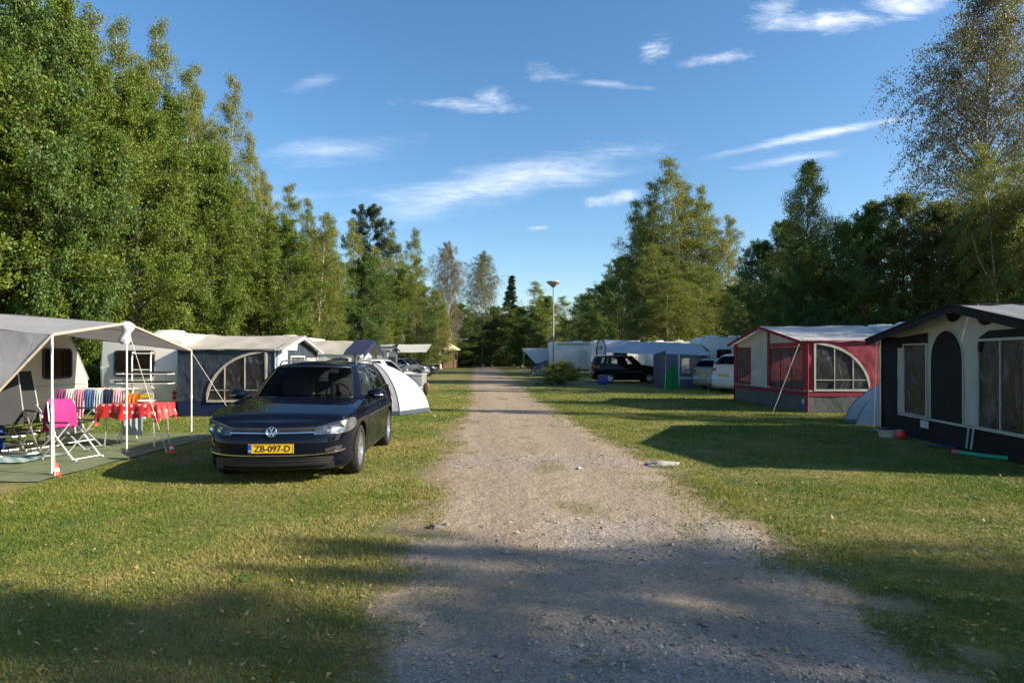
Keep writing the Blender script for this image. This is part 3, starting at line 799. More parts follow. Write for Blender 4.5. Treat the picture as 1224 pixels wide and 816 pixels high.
SPEC = {   # seed, H, radius, crown start, limbs, habit, leaves, leaf size, profile, trunk radius, stems, twigs
 'alder_a': (11, 12, 3.3, .02, 96, 'round', 105000, .088, lean_oval, .12, 1, 15, 'green', BARK),
 'alder_b': (23, 12, 3.1, .02, 96, 'up', 98000, .085, lean_oval, .11, 2, 15, 'green', BARK),
 'alder_c': (37, 11, 3.4, .02, 92, 'round', 92000, .09, lean_oval, .12, 1, 15, 'deep', BARK),
 'birch_a': (41, 16, 3.0, .05, 112, 'droop', 66000, .082, birchp, .13, 1, 10, 'birch', BIRCHBARK),
 'birch_b': (57, 16, 3.0, .03, 112, 'droop', 84000, .080, columnp, .12, 2, 10, 'birch', BIRCHBARK),
 'birch_thin': (61, 18, 4.6, .16, 96, 'droop', 90000, .082, columnp, .17, 1, 20, 'sparse', BIRCHBARK),
 'pine': (71, 16, 2.8, .5, 36, 'flat', 46000, .11, pinep, .2, 1, 10, 'pine', BARK),
 'spruce': (83, 14, 2.7, .02, 130, 'spruce', 60000, .12, conep, .16, 1, 9, 'spruce', BARK),
 'oak': (97, 11, 4.4, .03, 90, 'round', 92000, .095, domep, .2, 1, 15, 'deep', BARK),
 'rusty': (101, 11, 3.6, .03, 84, 'round', 72000, .088, domep, .16, 1, 13, 'rust', BARK),
 'thicket': (113, 3.2, 2.3, .0, 56, 'round', 30000, .085, domep, .04, 3, 10, 'green', BARK),
 'shrub': (131, 1.4, 1.15, .0, 60, 'round', 26000, .05, domep, .03, 3, 9, 'bush', BARK),
 'scrub': (127, 3.0, 2.4, .0, 46, 'round', 18000, .11, domep, .05, 3, 9, 'deep', BARK),
}
PROTO = {}
def protos():
    for k, s in SPEC.items():
        wood, V, Fc, tint = tree_proto(*s[:12])
        wm = wood.mesh('trunk', [s[13], TWIG], True, 60)
        lm = np_mesh('crown', V, Fc, LEAF[s[12]], {'tint': ('FACE', tint)})
        top = V[:, 2].max(); ext = np.percentile(np.hypot(V[:, 0], V[:, 1]), 97)
        tp3 = V[V[:, 2] > top * .93].mean(0)
        PROTO[k] = (wm, lm, top, ext, tp3)
protos()
NICE = {'alder_a': 'alder_tree', 'alder_b': 'alder_tree', 'alder_c': 'leafy_tree', 'birch_a': 'birch_tree', 'birch_b': 'birch_tree', 'birch_thin': 'birch_tree', 'pine': 'pine_tree',
        'spruce': 'spruce_tree', 'oak': 'oak_tree', 'rusty': 'leafy_tree', 'thicket': 'bush', 'scrub': 'bush', 'shrub': 'bush'}
CATT = {'bush': 'bush'}
trng = random.Random(5)
def tree(kind, x, y, h, w=None, label='', group='leafy trees of the wood around the campsite', rz=None):
    wm, lm, top, ext, tp3 = PROTO[kind]; sz = h / top
    sx = (w / 2) / ext if w else sz * trng.uniform(.9, 1.1)
    nm = NICE[kind]; rz = trng.uniform(0, 6.28) if rz is None else rz; x -= (tp3[0] * math.cos(rz) - tp3[1] * math.sin(rz)) * sx; y -= (tp3[0] * math.sin(rz) + tp3[1] * math.cos(rz)) * sx
    e = empty(nm, (x, y, 0), rz, label, CATT.get(nm, 'tree'), group)
    e.scale = (sx, sx, sz)
    for n_, me in (('trunk', wm), ('crown', lm)):
        o = bpy.data.objects.new(n_, me); COL.objects.link(o); o.parent = e
    return e

gl = 'trees of the green wall behind the left tents'
gr_ = 'trees of the dark wood behind the right tents'
gb = 'trees closing off the end of the gravel road'
gu = 'undergrowth at the foot of the wood'
# (kind, px, distance, top row, width, label, group)
TREES = [
 ('alder_a', -85, 16.5, -60, 6.0, 'dense green alder rising behind the grey awning caravan at the left edge', gl),
 ('alder_b', -20, 17.5, -40, 4.6, 'upright green alder whose crown leaves the picture at the top left corner', gl),
 ('alder_c', 28, 18, -25, 4.6, 'broad deep green tree above the open grey canopy, cut by the top of the picture', gl),
 ('alder_a', 74, 19, -12, 4.2, 'tall full green alder above the middle pole of the open canopy', gl),
 ('birch_b', 108, 22, 0, 4.4, 'yellow-green birch just reaching the top of the sky', gl),
 ('birch_b', 142, 25, 12, 4.2, 'yellow-green birch left of the airy pale tip', gl),
 ('alder_b', 118, 20, 70, 4.2, 'bushy green alder behind the off-white caravan, left side', gl),
 ('alder_a', 160, 21, 80, 4.2, 'bushy green alder above the off-white caravan roof vent', gl),
 ('birch_b', 190, 28, 14, 4.0, 'slender birch with an airy pale tip high in the left wood', gl),
 ('alder_b', 205, 23.5, 105, 4.0, 'rounded green alder above the left end of the navy awning', gl),
 ('birch_b', 232, 29, 106, 4.6, 'green birch shoulder between the airy tip and the tall pointed birch', gl),
 ('alder_a', 246, 26, 165, 4.4, 'dense alder behind the beige roof of the navy awning', gl),
 ('birch_b', 279, 35, 82, 4.2, 'tall pointed birch standing clear above the left wood', gl),
 ('birch_b', 298, 33, 150, 2.9, 'green birch right against the tall pointed birch', gl),
 ('alder_b', 285, 30, 215, 4.4, 'low dense alder over the gable of the navy awning', gl),
 ('birch_b', 314, 38, 196, 2.8, 'slim birch on the falling edge of the left wood', gl),
 ('birch_b', 346, 42, 214, 4.4, 'rounded yellow-green birch with a pale trunk, right of the notch', gl),
 ('alder_b', 325, 36, 268, 4.6, 'low dense alder right of the navy awning gable', gl),
 ('birch_b', 368, 46, 232, 3.6, 'yellow-green birch leaning against the rounded one', gl),
 ('alder_a', 362, 42, 300, 5.0, 'low green alder behind the cream roof with the blue band', gl),
 ('birch_b', 396, 50, 256, 4.4, 'yellowing birch above the blue front band', gl),
 ('birch_b', 420, 56, 258, 4.6, 'thin yellowish birch just left of the pine', gl),
 ('pine', 442, 62, 243, 5.4, 'dark blue-green pine top poking above the birches', gl),
 ('birch_b', 468, 64, 272, 5.4, 'yellow-green birch just right of the pine', gl),
 ('birch_b', 497, 70, 270, 5.6, 'wide birch at the end of the left wall of trees', gl),
 ('alder_c', 440, 54, 300, 6.4, 'deep green tree under the pine', gl),
 ('alder_b', 405, 48, 310, 5.4, 'low green alder over the small beige awning', gl),
 ('alder_b', 480, 60, 318, 7.4, 'green alder low in the wood above the far white canopy', gl),
 ('alder_a', 500, 74, 335, 6.0, 'green alder where the left wood ends above the hut', gl),
 ('birch_thin', 535, 96, 286, 6.0, 'thin brownish birch showing sky through it, left of two', gl),
 ('birch_thin', 578, 108, 298, 8.0, 'thin brownish birch with open branches, right of two by the road end', gl),
 ('birch_a', 520, 90, 345, 6.0, 'small green birch beneath the thin brownish one', gb),
 ('alder_c', 548, 104, 362, 11.0, 'low green tree behind the beige roofed hut', gb),
 ('oak', 572, 112, 372, 10.0, 'dark rounded tree low at the left of the road end', gb),
 ('oak', 594, 108, 364, 9.5, 'rounded dark green tree at the far end of the road', gb),
 ('spruce', 612, 120, 328, 8.0, 'pointed blue-green conifer at the road end', gb),
 ('birch_b', 640, 112, 334, 9.5, 'leafy birch behind the lamp post', gb),
 ('alder_b', 655, 104, 352, 9.0, 'mid green tree just right of the lamp post', gb),
 ('alder_c', 628, 96, 378, 8.0, 'short green tree left of the lamp post', gb),
 ('birch_b', 672, 110, 352, 8.0, 'pale topped tree right of the lamp post', gb),
 ('oak', 700, 92, 350, 9.5, 'dark rounded tree above the white motorhome', gr_),
 ('oak', 724, 82, 334, 9.5, 'dark rounded tree left of the big birches', gr_),
 ('alder_c', 744, 74, 305, 8.0, 'taller dark green tree touching the big birches', gr_),
 ('birch_b', 760, 62, 234, 6.4, 'left and shorter birch of the tall clump', gr_),
 ('birch_b', 799, 60, 182, 9.6, 'tallest birch of the clump above the silver tarp, pale trunk', gr_),
 ('birch_b', 838, 61, 216, 5.6, 'right birch of the tall clump with trailing twigs', gr_),
 ('birch_b', 780, 61, 212, 7.0, 'birch between the left and the tallest one of the clump', gr_),
 ('birch_b', 820, 61.5, 214, 7.2, 'birch between the tallest and the right one of the clump', gr_),
 ('birch_b', 778, 56, 290, 8.0, 'low drooping birch in front of the tall clump', gr_),
 ('birch_b', 822, 55, 310, 8.0, 'low wide birch under the right side of the tall clump', gr_),
 ('oak', 862, 70, 345, 7.0, 'small dark tree in the gap right of the birch clump', gr_),
 ('oak', 884, 56, 335, 6.5, 'dark bushy tree beside the gap in the right wood', gr_),
 ('oak', 908, 44, 285, 6.0, 'dark spreading tree behind the white caravan with rooftop vents', gr_),
 ('alder_c', 938, 43, 260, 5.6, 'dark green tree behind the red awning gable', gr_),
 ('birch_a', 967, 37, 190, 4.6, 'birch with a thin airy top above the red awning', gr_),
 ('oak', 965, 34, 285, 5.6, 'dark bushy tree low under the thin airy birch top', gr_),
 ('oak', 1008, 34, 262, 5.6, 'broad dark tree behind the red awning roof', gr_),
 ('alder_c', 1042, 31, 238, 5.0, 'dark green tree between the red and the black awning', gr_),
 ('rusty', 1080, 30, 226, 5.0, 'dark tree with rusty patches behind the black awning', gr_),
 ('rusty', 1128, 29, 236, 5.4, 'rust tinged tree above the black awning gable', gr_),
 ('birch_thin', 1186, 33, -40, 9.0, 'huge thin birch with purplish twigs in the upper right corner', gr_),
 ('alder_c', 1174, 28, 232, 5.0, 'dark green tree at the foot of the huge thin birch', gr_),
 ('rusty', 1226, 27, 222, 6, 'rust tinged tree cut by the right edge', gr_),
 ('oak', 1290, 25, 200, 7, 'dark tree just past the right edge behind the black awning', gr_),
]
for kind, px, d, ty, w, lab, g in TREES:
    tree(kind, XA(px, d), d, ZA(ty, d), w, lab, g)
# second ranks so that no light comes through under the crowns
fillers = []
def fillrow(x0, y0, x1, y1, n, kinds, h0, h1, lab, g, w=(6, 8.5)):
    for i in range(n):
        t = (i + .5) / n
        x = x0 + (x1 - x0) * t + trng.uniform(-1, 1); y = y0 + (y1 - y0) * t + trng.uniform(-1, 1)
        tree(trng.choice(kinds), x, y, trng.uniform(h0, h1), trng.uniform(*w), lab, g)
fl = 'leafy tree standing further back, seen only between the front trees of the left wood'
fr_ = 'dark leafy tree standing further back, seen only between the front trees of the right wood'
fillrow(-22, 14, -24, 90, 13, ['alder_c', 'alder_a', 'alder_b'], 9.5, 11.5, fl, 'trees further back in the left wood')
fillrow(25, 90, 33, 30, 12, ['alder_c', 'oak', 'spruce'], 7.5, 9.5, fr_, 'trees further back in the right wood')
fillrow(-26, 132, 36, 128, 11, ['alder_c', 'oak', 'spruce', 'alder_b'], 8.5, 11, 'far tree in the low dark line of wood past the end of the road', 'far trees past the road end', (9, 12))
# undergrowth
ul = 'leafy green bush in the undergrowth under the left wall of trees'
ur = 'dark leafy bush in the undergrowth under the right wood'
def scrubrow(x0, y0, x1, y1, n, lab, g, kinds=('thicket', 'scrub'), hh=(2.2, 3.6)):
    for i in range(n):
        t = (i + .5) / n; h = trng.uniform(*hh)
        tree(trng.choice(kinds), x0 + (x1 - x0) * t + trng.uniform(-.8, .8), y0 + (y1 - y0) * t + trng.uniform(-.6, .6), h, h * trng.uniform(1.4, 1.9), lab, g)
scrubrow(-14.2, 14, -14.5, 70, 17, ul, 'bushes under the left wood')
scrubrow(-18.5, 15, -19, 90, 14, ul, 'bushes under the left wood', hh=(3.4, 4.8))
scrubrow(20, 24, 19, 70, 13, ur, 'bushes under the right wood', ('scrub',))
scrubrow(24, 28, 24, 88, 11, ur, 'bushes under the right wood', ('scrub',), (3.4, 4.6))
scrubrow(-20, 122, 22, 118, 12, 'dark bush low in the wood across the far end of the road', 'bushes across the road end', ('scrub',), (3.4, 5))
scrubrow(4, 100, 20, 74, 7, 'dark bush behind the white motorhome and the tents at the far right', 'bushes behind the motorhome', ('scrub',), (3.2, 4.6))
scrubrow(-19, 108, -10, 112, 5, 'dark bush behind the beige roofed hut', 'bushes behind the hut', ('scrub',), (3.2, 4.6))
# trees beside and behind the camera on the sunny side: only their shade is in the picture
sh = 'trees beside the camera'
for k, x, y, h, w, lb in (('birch_b', 9.2, -1.1, 6.4, 3.0, 'young birch nearest the camera'), ('birch_a', 15.4, -1.5, 9.8, 2.4, 'slim birch beside the camera'),
                          ('birch_thin', 17.4, .7, 9.8, 2.6, 'thin birch right of the camera'), ('alder_b', 13.0, 1.55, 5.4, 1.3, 'small slender alder right of the camera'), ('birch_b', 12.2, .15, 8.6, 2.0, 'slim full birch right of the camera'), ('alder_b', 20.2, -1.9, 13.2, 3.0, 'tall two-stemmed alder right of the camera'), ('alder_a', 10.6, -1.9, 7.4, 2.6, 'leafy alder nearly beside the camera'),
                          ('birch_b', 21.5, 13.0, 12.4, 4.2, 'birch behind the black awning caravan'), ('birch_b', 20.5, 24.0, 12.4, 4.6, 'birch behind the red awning caravan'), ('birch_thin', 17.5, 18.0, 8.5, 4.0, 'thin birch between the two right caravans')):
    tree(k, x, y, h, w, lb, sh)
tree('shrub', XA(673, 36), 36, 1.5, 3.1, 'round yellow-green bush standing alone on the grass beside the track', None)
# ------------------------------------------------------------------ caravans
PL = {'rear': Matrix(((0, 0, -1, 0), (-1, 0, 0, 0), (0, 1, 0, 0), (0, 0, 0, 1))), 'front': Matrix(((0, 0, 1, 0), (1, 0, 0, 0), (0, 1, 0, 0), (0, 0, 0, 1))),
      'left': Matrix(((-1, 0, 0, 0), (0, 0, 1, 0), (0, 1, 0, 0), (0, 0, 0, 1))), 'right': Matrix(((1, 0, 0, 0), (0, 0, -1, 0), (0, 1, 0, 0), (0, 0, 0, 1)))}
def rr_pts(w, h, r, n=5):
    out = []
    for cx, cy, a0 in ((w / 2 - r, h / 2 - r, 0), (-w / 2 + r, h / 2 - r, 90), (-w / 2 + r, -h / 2 + r, 180), (w / 2 - r, -h / 2 + r, 270)):
        for i in range(n): a = R(a0 + 90 * i / (n - 1)); out.append((cx + r * math.cos(a), cy + r * math.sin(a)))
    return out
def slab(mb, w, h, r, z0, z1, M4):
    p = rr_pts(w, h, r); n = len(p)
    mb.add([(x, y, z0) for x, y in p] + [(x, y, z1) for x, y in p], [tuple(range(n, 2 * n))] + [(i, (i + 1) % n, (i + 1) % n + n, i + n) for i in range(n)], M4)
def frame_ring(mb, w, h, r, t, z0, z1, M4):
    a, b = rr_pts(w, h, r), rr_pts(w - 2 * t, h - 2 * t, max(.01, r - t)); n = len(a)
    vs = [(x, y, z0) for x, y in a] + [(x, y, z1) for x, y in a] + [(x, y, z1) for x, y in b] + [(x, y, z0) for x, y in b]
    fs = []
    for k in range(3): fs += [(k * n + i, k * n + (i + 1) % n, (k + 1) * n + (i + 1) % n, (k + 1) * n + i) for i in range(n)]
    mb.add(vs, fs, M4)
M['curtain'] = cloth('curtain_brown', (.22, .11, .07), .1)
M['rail'] = simple('awning_rail', (.4, .4, .4), .4, .5, .05)
def caravan(name, label, loc, rz, Ln, W, H, mat, windows=(), vents=(0,), plate_=None, tail=False, wheelx=0.0, slope=.55, door=None, group=None, z0=.36, cat='caravan', stripe=None, bump=True):
    root = empty(name, (loc[0], loc[1], 0), rz, label, cat, group)
    bm = bmesh.new(); L2 = Ln / 2
    prof = [(-L2 + .10, z0), (L2 - .16, z0), (L2, z0 + .35), (L2 - .03, z0 + .75), (L2 - slope, H - .14), (L2 - slope - .28, H), (-L2 + .22, H), (-L2 + .05, H - .18), (-L2, z0 + .9), (-L2 + .01, z0 + .35)]
    n = len(prof); v0 = [bm.verts.new((x, -W / 2, z)) for x, z in prof]; v1 = [bm.verts.new((x, W / 2, z)) for x, z in prof]
    bm.faces.new(v0); bm.faces.new(v1[::-1])
    for i in range(n): bm.faces.new((v0[(i + 1) % n], v0[i], v1[i], v1[(i + 1) % n]))
    ed = [e for e in bm.edges]; bmesh.ops.bevel(bm, geom=ed, offset=.055, segments=3, affect='EDGES', profile=.5)
    bmesh.ops.recalc_face_normals(bm, faces=bm.faces[:])
    me = bpy.data.meshes.new('body'); bm.to_mesh(me); bm.free(); me.materials.append(mat); me.polygons.foreach_set('use_smooth', [True] * len(me.polygons)); me.set_sharp_from_angle(angle=R(30))
    body = link_mesh('body', me, root, False)
    for sgn in (1, -1):
        m = MB()
        m.tube([(-L2 + .15, sgn * (W / 2 - .005), H - .05), (L2 - slope - .3, sgn * (W / 2 - .005), H - .05), (L2 - slope + .05, sgn * (W / 2 - .005), H - .25), (L2 - .03, sgn * (W / 2 - .005), z0 + .7)], .014, 6)
        m.box((0, sgn * (W / 2 + .003), z0 + .62), (Ln - .3, .008, .022)); m.build('awning_rail', M['rail'], root, True, False)
        if stripe: m = MB(); m.box((0, sgn * (W / 2 + .003), z0 + .9), (Ln * .8, .006, .10)); m.build('stripe', stripe, root, False, False)
        make_wheel(root, wheelx, sgn * (W / 2 - .16), .30, .17, sgn, 6)
        m = MB(); m.prism([(wheelx + .40 * math.cos(t), .30 + .40 * math.sin(t)) for t in np.linspace(0, PI, 14)], sgn * (W / 2 - .30), sgn * (W / 2 + .004)); m.build('wheel_arch', M['dark'], root, False, False)
    for face, u, z, w, h in windows:
        o = {'rear': (-L2 - .004, 0), 'front': (L2 + .004, 0), 'left': (0, W / 2 + .004), 'right': (0, -W / 2 - .004)}[face]
        if face in ('rear', 'front'): T = Matrix.Translation((o[0], u, z)) @ PL[face]
        else: T = Matrix.Translation((u, o[1], z)) @ PL[face]
        f = MB(); frame_ring(f, w + .07, h + .07, .09, .04, -.03, .022, T); fo = f.build('window_frame', M['dark'], root, True, False)
        c = MB(); rows = [[((i / 24 - .5) * w * .98, (j / 3 - .5) * h * .98, .002 + .008 * math.sin(i * 1.9)) for j in range(4)] for i in range(0, 25)]
        c.grid([r_ for r_ in rows[:9]], T, True); c.grid([r_ for r_ in rows[16:]], T, True); c.build('curtain', M['curtain'], fo, True, False)
        b = MB(); b.m = 0; slab(b, w, h, .06, -.02, -.008, T); b.build('dark_inside', M['seat'], fo, False, False)
        g_ = MB(); slab(g_, w, h, .06, .0, .016, T); g_.build('window_pane', M['vanglass'], fo, True, False)
    for u in vents:
        m = MB(); m.box((u, 0, H + .035), (.62, .62, .09), 0, .035); m.box((u, 0, H + .095), (.52, .52, .06), 0, .03); m.build('roof_vent', M['white'], root, True, False)
    if door:
        face, u, w, h = door; y = (W / 2 + .004) * (1 if face == 'left' else -1); T = Matrix.Translation((u, y, z0 + .06 + h / 2)) @ PL[face]
        f = MB(); slab(f, w, h, .08, -.02, .012, T); frame_ring(f, w + .03, h + .03, .09, .015, -.02, .018, T); d = f.build('door', mat, root, True, False)
        m = MB(); m.box((w / 2 - .08, -.05, .025), (.05, .14, .03), 0, .01, T); m.build('handle', M['dark'], d, True, False)
    if tail:
        for y in (-1, 1):
            for k, (mm, zz) in enumerate((('red', .24), ('orange', .36), ('red', .12))):
                m = MB(); T = Matrix.Translation((-L2 - .002, y * (W / 2 - .22 + (.1 if k == 1 else 0)), z0 + zz)) @ PL['rear']; m.lathe([(0, .03), (.045, .026), (.055, .0)], 18, T); m.build('taillight', M[mm], root, True, False)
    if plate_ is not None:
        m = MB(); T = Matrix.Translation((-L2 - .006, 0, plate_)) @ PL['rear']; slab(m, .66, .2, .04, -.01, .008, T); m.build('plate_holder', mat, root, True, False)
        plate(root, Matrix.Translation((-L2 - .016, .0, plate_)) @ PL['rear'], None)
    # drawbar, jockey wheel, corner steadies
    m = MB()
    for s_ in (1, -1): m.tube([(L2 - .6, s_ * .5, z0 - .04), (L2 + .95, 0, z0 + .02)], .03, 6)
    m.tube([(L2 + .9, 0, z0), (L2 + 1.1, 0, z0 + .02)], .04, 8); m.tube([(L2 + .6, .12, 0.02), (L2 + .6, .12, z0 + .35)], .022, 8)
    for x in (-L2 + .35, L2 - .5):
        for y in (-W / 2 + .3, W / 2 - .3): m.tube([(x, y, z0), (x + .1, y, .02)], .02, 6)
    m.build('drawbar', M['steel'], root, True, False)
    m = MB(); m.box((0, 0, z0 - .03), (Ln * .8, W * .8, .08)); m.build('chassis', M['dark'], root, False, False)
    return root

M['oldwhite'] = simple('caravan_offwhite', (.58, .56, .50), .45, 0, .08, 2.0, coat=.15)
M['beigewall'] = simple('caravan_beige', (.56, .47, .37), .45, 0, .07, 2.0, coat=.1)
cvA = caravan('caravan', 'beige caravan under the open grey canopy at the left edge', (-9.85, 10.75), PI / 2, 5.0, 2.1, 2.2, M['beigewall'], [('right', 1.55, 1.40, .72, .52), ('right', -.2, 1.4, .9, .55)], (.3, -1.2), None, False, -.1, .62, None)
cvB = caravan('caravan', 'off-white caravan with bicycle rack and yellow plate on its back', (-9.62, 18.85), PI / 2, 4.7, 2.15, 2.16, M['oldwhite'], [('rear', .18, 1.36, .98, .62)], (-.9,), .52, True, 0, .5, None)
# bicycle rack on the back of caravan B (a part of the caravan)
m = MB(); xb = -2.35 - .03; 
for y in (.14, -.34):
    m.tube([(xb, y, 1.62), (xb - .10, y, 1.66), (xb - .14, y, 1.5), (xb - .14, y, .78), (xb, y, .72)], .018, 8)
for z in (1.62, 1.2): m.tube([(xb - .14, .14, z), (xb - .14, -.34, z)], .016, 8)
for z in (1.10, .86): m.tube([(xb - .14, .35, z), (xb - .46, .35, z), (xb - .46, -.95, z), (xb - .14, -.95, z)], .013, 6)
m.build('bicycle_rack', M['white'], cvB, True, False)
m = MB()
for z, y in ((1.12, -.98), (.88, -.98)): m.tube([(xb - .30, .5, z + .02), (xb - .30, y, z + .02)], .024, 8)
m.build('rack_rail', M['dark'], cvB, True, False)
caravan('caravan', 'pale caravan behind the blue and white awning', (-9.4, 27.0), PI / 2, 4.6, 2.1, 2.35, M['oldwhite'], [('rear', 0, 1.5, 1.2, .5)], (0,), None, True)
caravan('caravan', 'pale caravan far back behind the second small left awning', (-10.2, 42), PI / 2, 4.6, 2.1, 2.4, M['oldwhite'], [('rear', 0, 1.5, 1.2, .5)], (0,), None, True)
caravan('caravan', 'white caravan behind the red awning, only its roof hatch area showing', (12.15, 20.0), PI / 2, 5.2, 2.1, 2.48, M['white'], [('left', .5, 1.5, 1.0, .5)], (-.6, 1.0))
caravan('caravan', 'white caravan behind the black awning', (11.4, 10.7), PI / 2, 5.2, 2.1, 2.45, M['white'], [('left', .5, 1.5, 1.0, .5)], (0,))
caravan('caravan', 'white caravan with rooftop vents behind the two parked light cars', (14.0, 39.5), 0, 5.4, 2.2, 2.78, M['white'], [('right', .9, 1.75, 1.1, .5), ('right', -1.2, 1.75, .8, .5)], (-1.6, -.2, 1.2), None, False, 0, .5, None, None, .36, 'caravan', simple('red_stripe', (.4, .05, .04), .4))
caravan('caravan', 'white caravan roof with a low vent above the middle of the silver tarp', (12.2, 48.5), 0, 4.8, 2.2, 2.74, M['white'], [('right', 0, 1.75, 1.0, .5)], (.5, -1))
caravan('caravan', 'far caravan roof behind the left end of the silver tarp', (8.6, 51.5), 0, 4.6, 2.2, 2.9, M['white'], [('right', 0, 1.75, 1.0, .5)], (-1,))

# motorhome
def motorhome(loc, rz):
    root = empty('motorhome', (loc[0], loc[1], 0), rz, 'white motorhome with a side door standing behind the round bush', 'motorhome')
    W, H = 2.2, 2.95
    m = MB(); m.box((-.9, 0, .48 + (H - .48) / 2), (4.3, W, H - .48), 0, .09); m.box((1.5, 0, 2.35), (1.3, W, 1.1), 0, .16); m.build('body', M['white'], root, True, False)
    c = MB(); c.prism([(1.2, .38), (2.9, .38), (2.95, .95), (2.75, 1.15), (2.2, 1.95), (1.2, 1.95)], -.92, .92); c.build('cab', M['white'], root, False, False)
    g_ = MB(); g_.prism([(1.45, 1.25), (2.35, 1.25), (2.0, 1.82), (1.45, 1.82)], -.935, -.925); g_.build('cab_window', M['carglass'], root, False, False)
    g_ = MB(); g_.box((-.2, -W / 2 - .004, 1.62), (.0, .0, .0)); T = Matrix.Translation((-.05, -W / 2 - .004, 1.42)) @ PL['right']
    d = MB(); slab(d, .64, 1.75, .07, -.01, .014, T); frame_ring(d, .68, 1.79, .08, .02, -.01, .02, T); do = d.build('door', M['oldwhite'], root, True, False)
    h_ = MB(); h_.box((.24, 0, .022), (.04, .12, .03), 0, .01, T); h_.build('handle', M['dark'], do, True, False)
    for u, z, w, h in ((1.5, 2.1, .62, .85),):
        T = Matrix.Translation((u, -W / 2 - .004, z)) @ PL['right']; f = MB(); slab(f, w, h, .06, -.01, .018, T); f.build('window', M['vanglass'], root, True, False)
        f = MB(); slab(f, w + .05, h + .05, .07, -.02, -.002, T); f.build('window_frame', M['dark'], root, True, False)
    s_ = MB(); T = Matrix.Translation((.85, -W / 2 - .005, 1.25)) @ PL['right']
    for k in range(3): slab(s_, .42 - .08 * k, .035, .012, -.01, .008, T @ Matrix.Translation((.04 * k, .06 * k, 0)))
    s_.build('red_stripe', simple('motorhome_red', (.5, .09, .06), .5), root, False, False)
    m = MB(); m.box((-.6, -W / 2 - .05, H - .16), (3.4, .12, .12), 0, .03); m.build('awning_case', M['rail'], root, True, False)
    m = MB(); m.box((-.4, 0, H + .05), (.9, .7, .14), 0, .05); m.build('roof_vent', M['white'], root, True, False)
    m = MB(); m.box((0, 0, .42), (5.2, 1.9, .14)); m.build('chassis', M['dark'], root, False, False)
    for x in (-1.9, 2.1):
        for s2 in (1, -1): make_wheel(root, x, s2 * .93, .34, .2, s2, 6)
motorhome((XA(697, 56.5), 57.6), 0)

# ------------------------------------------------------------------ awnings
C_ = {
 'grey': cloth('canopy_grey', (.34, .34, .35), .22, .7, .08, .4, .12), 'greylight': cloth('canopy_light_grey', (.48, .48, .47), .2, .7, .08, .4, .1),
 'taupe': cloth('canopy_taupe', (.30, .26, .23), .25),
 'beigeroof': cloth('roof_beige', (.44, .415, .37), .2, .7, .07, .4, .15), 'navy': cloth('wall_navy', (.036, .050, .068), .08, .7, .3, 1.0), 'navysolid': cloth('skirt_navy', (.010, .02, .06), .03, .6),
 'trimbeige': cloth('trim_beige', (.42, .38, .31), .1), 'white': cloth('tent_white', (.60, .60, .59), .25, .65, .05, .3, .06), 'tentgrey': cloth('tent_grey', (.36, .38, .41), .2),
 'blue': cloth('trim_blue', (.022, .028, .065), .1), 'palegrey': cloth('wall_palegrey', (.62, .62, .60), .2),
 'red': cloth('wall_red', (.29, .045, .062), .16, .7, .12, .5), 'redtrim': cloth('trim_red', (.28, .02, .04), .08), 'warmgrey': cloth('wall_warmgrey', (.52, .50, .45), .2),
 'skirt': cloth('skirt_dark', (.085, .10, .105), .05, .55, .2, .6, .3), 'roofgrey': cloth('roof_grey', (.50, .51, .51), .22, .5, .1, .5, .2),
 'black': cloth('wall_black', (.011, .0105, .0115), .02, .75, .2, .5), 'cream': cloth('wall_cream', (.52, .48, .42), .2, .7, .06, .3), 'roofdark': cloth('roof_charcoal', (.20, .21, .23), .06, .42, .1, .3),
 'silver': cloth('tarp_silver', (.43, .45, .51), .14, .45, .1, .6, .1), 'green': cloth('tarp_green', (.01, .26, .07), .3, .6), 'blueGrey': cloth('tent_bluegrey', (.44, .48, .53), .2), 'walldull': cloth('wall_dullblue', (.11, .125, .165), .1),
}
def arch_poly(y0, y1, z0, z1, n=12):
    r = (y1 - y0) / 2; c = (y0 + y1) / 2; return [(y0, z0), (y1, z0)] + [(c + r * math.cos(t), z1 - r + r * math.sin(t)) for t in np.linspace(0, PI, n)]
def quarter(c, rx, ry, side, n=12):
    if side < 0: return [c] + [(c[0] - rx * math.sin(t), c[1] + ry * math.cos(t)) for t in np.linspace(0, PI / 2, n)]
    return [c] + [(c[0] + rx * math.cos(t), c[1] + ry * math.sin(t)) for t in np.linspace(0, PI / 2, n)]
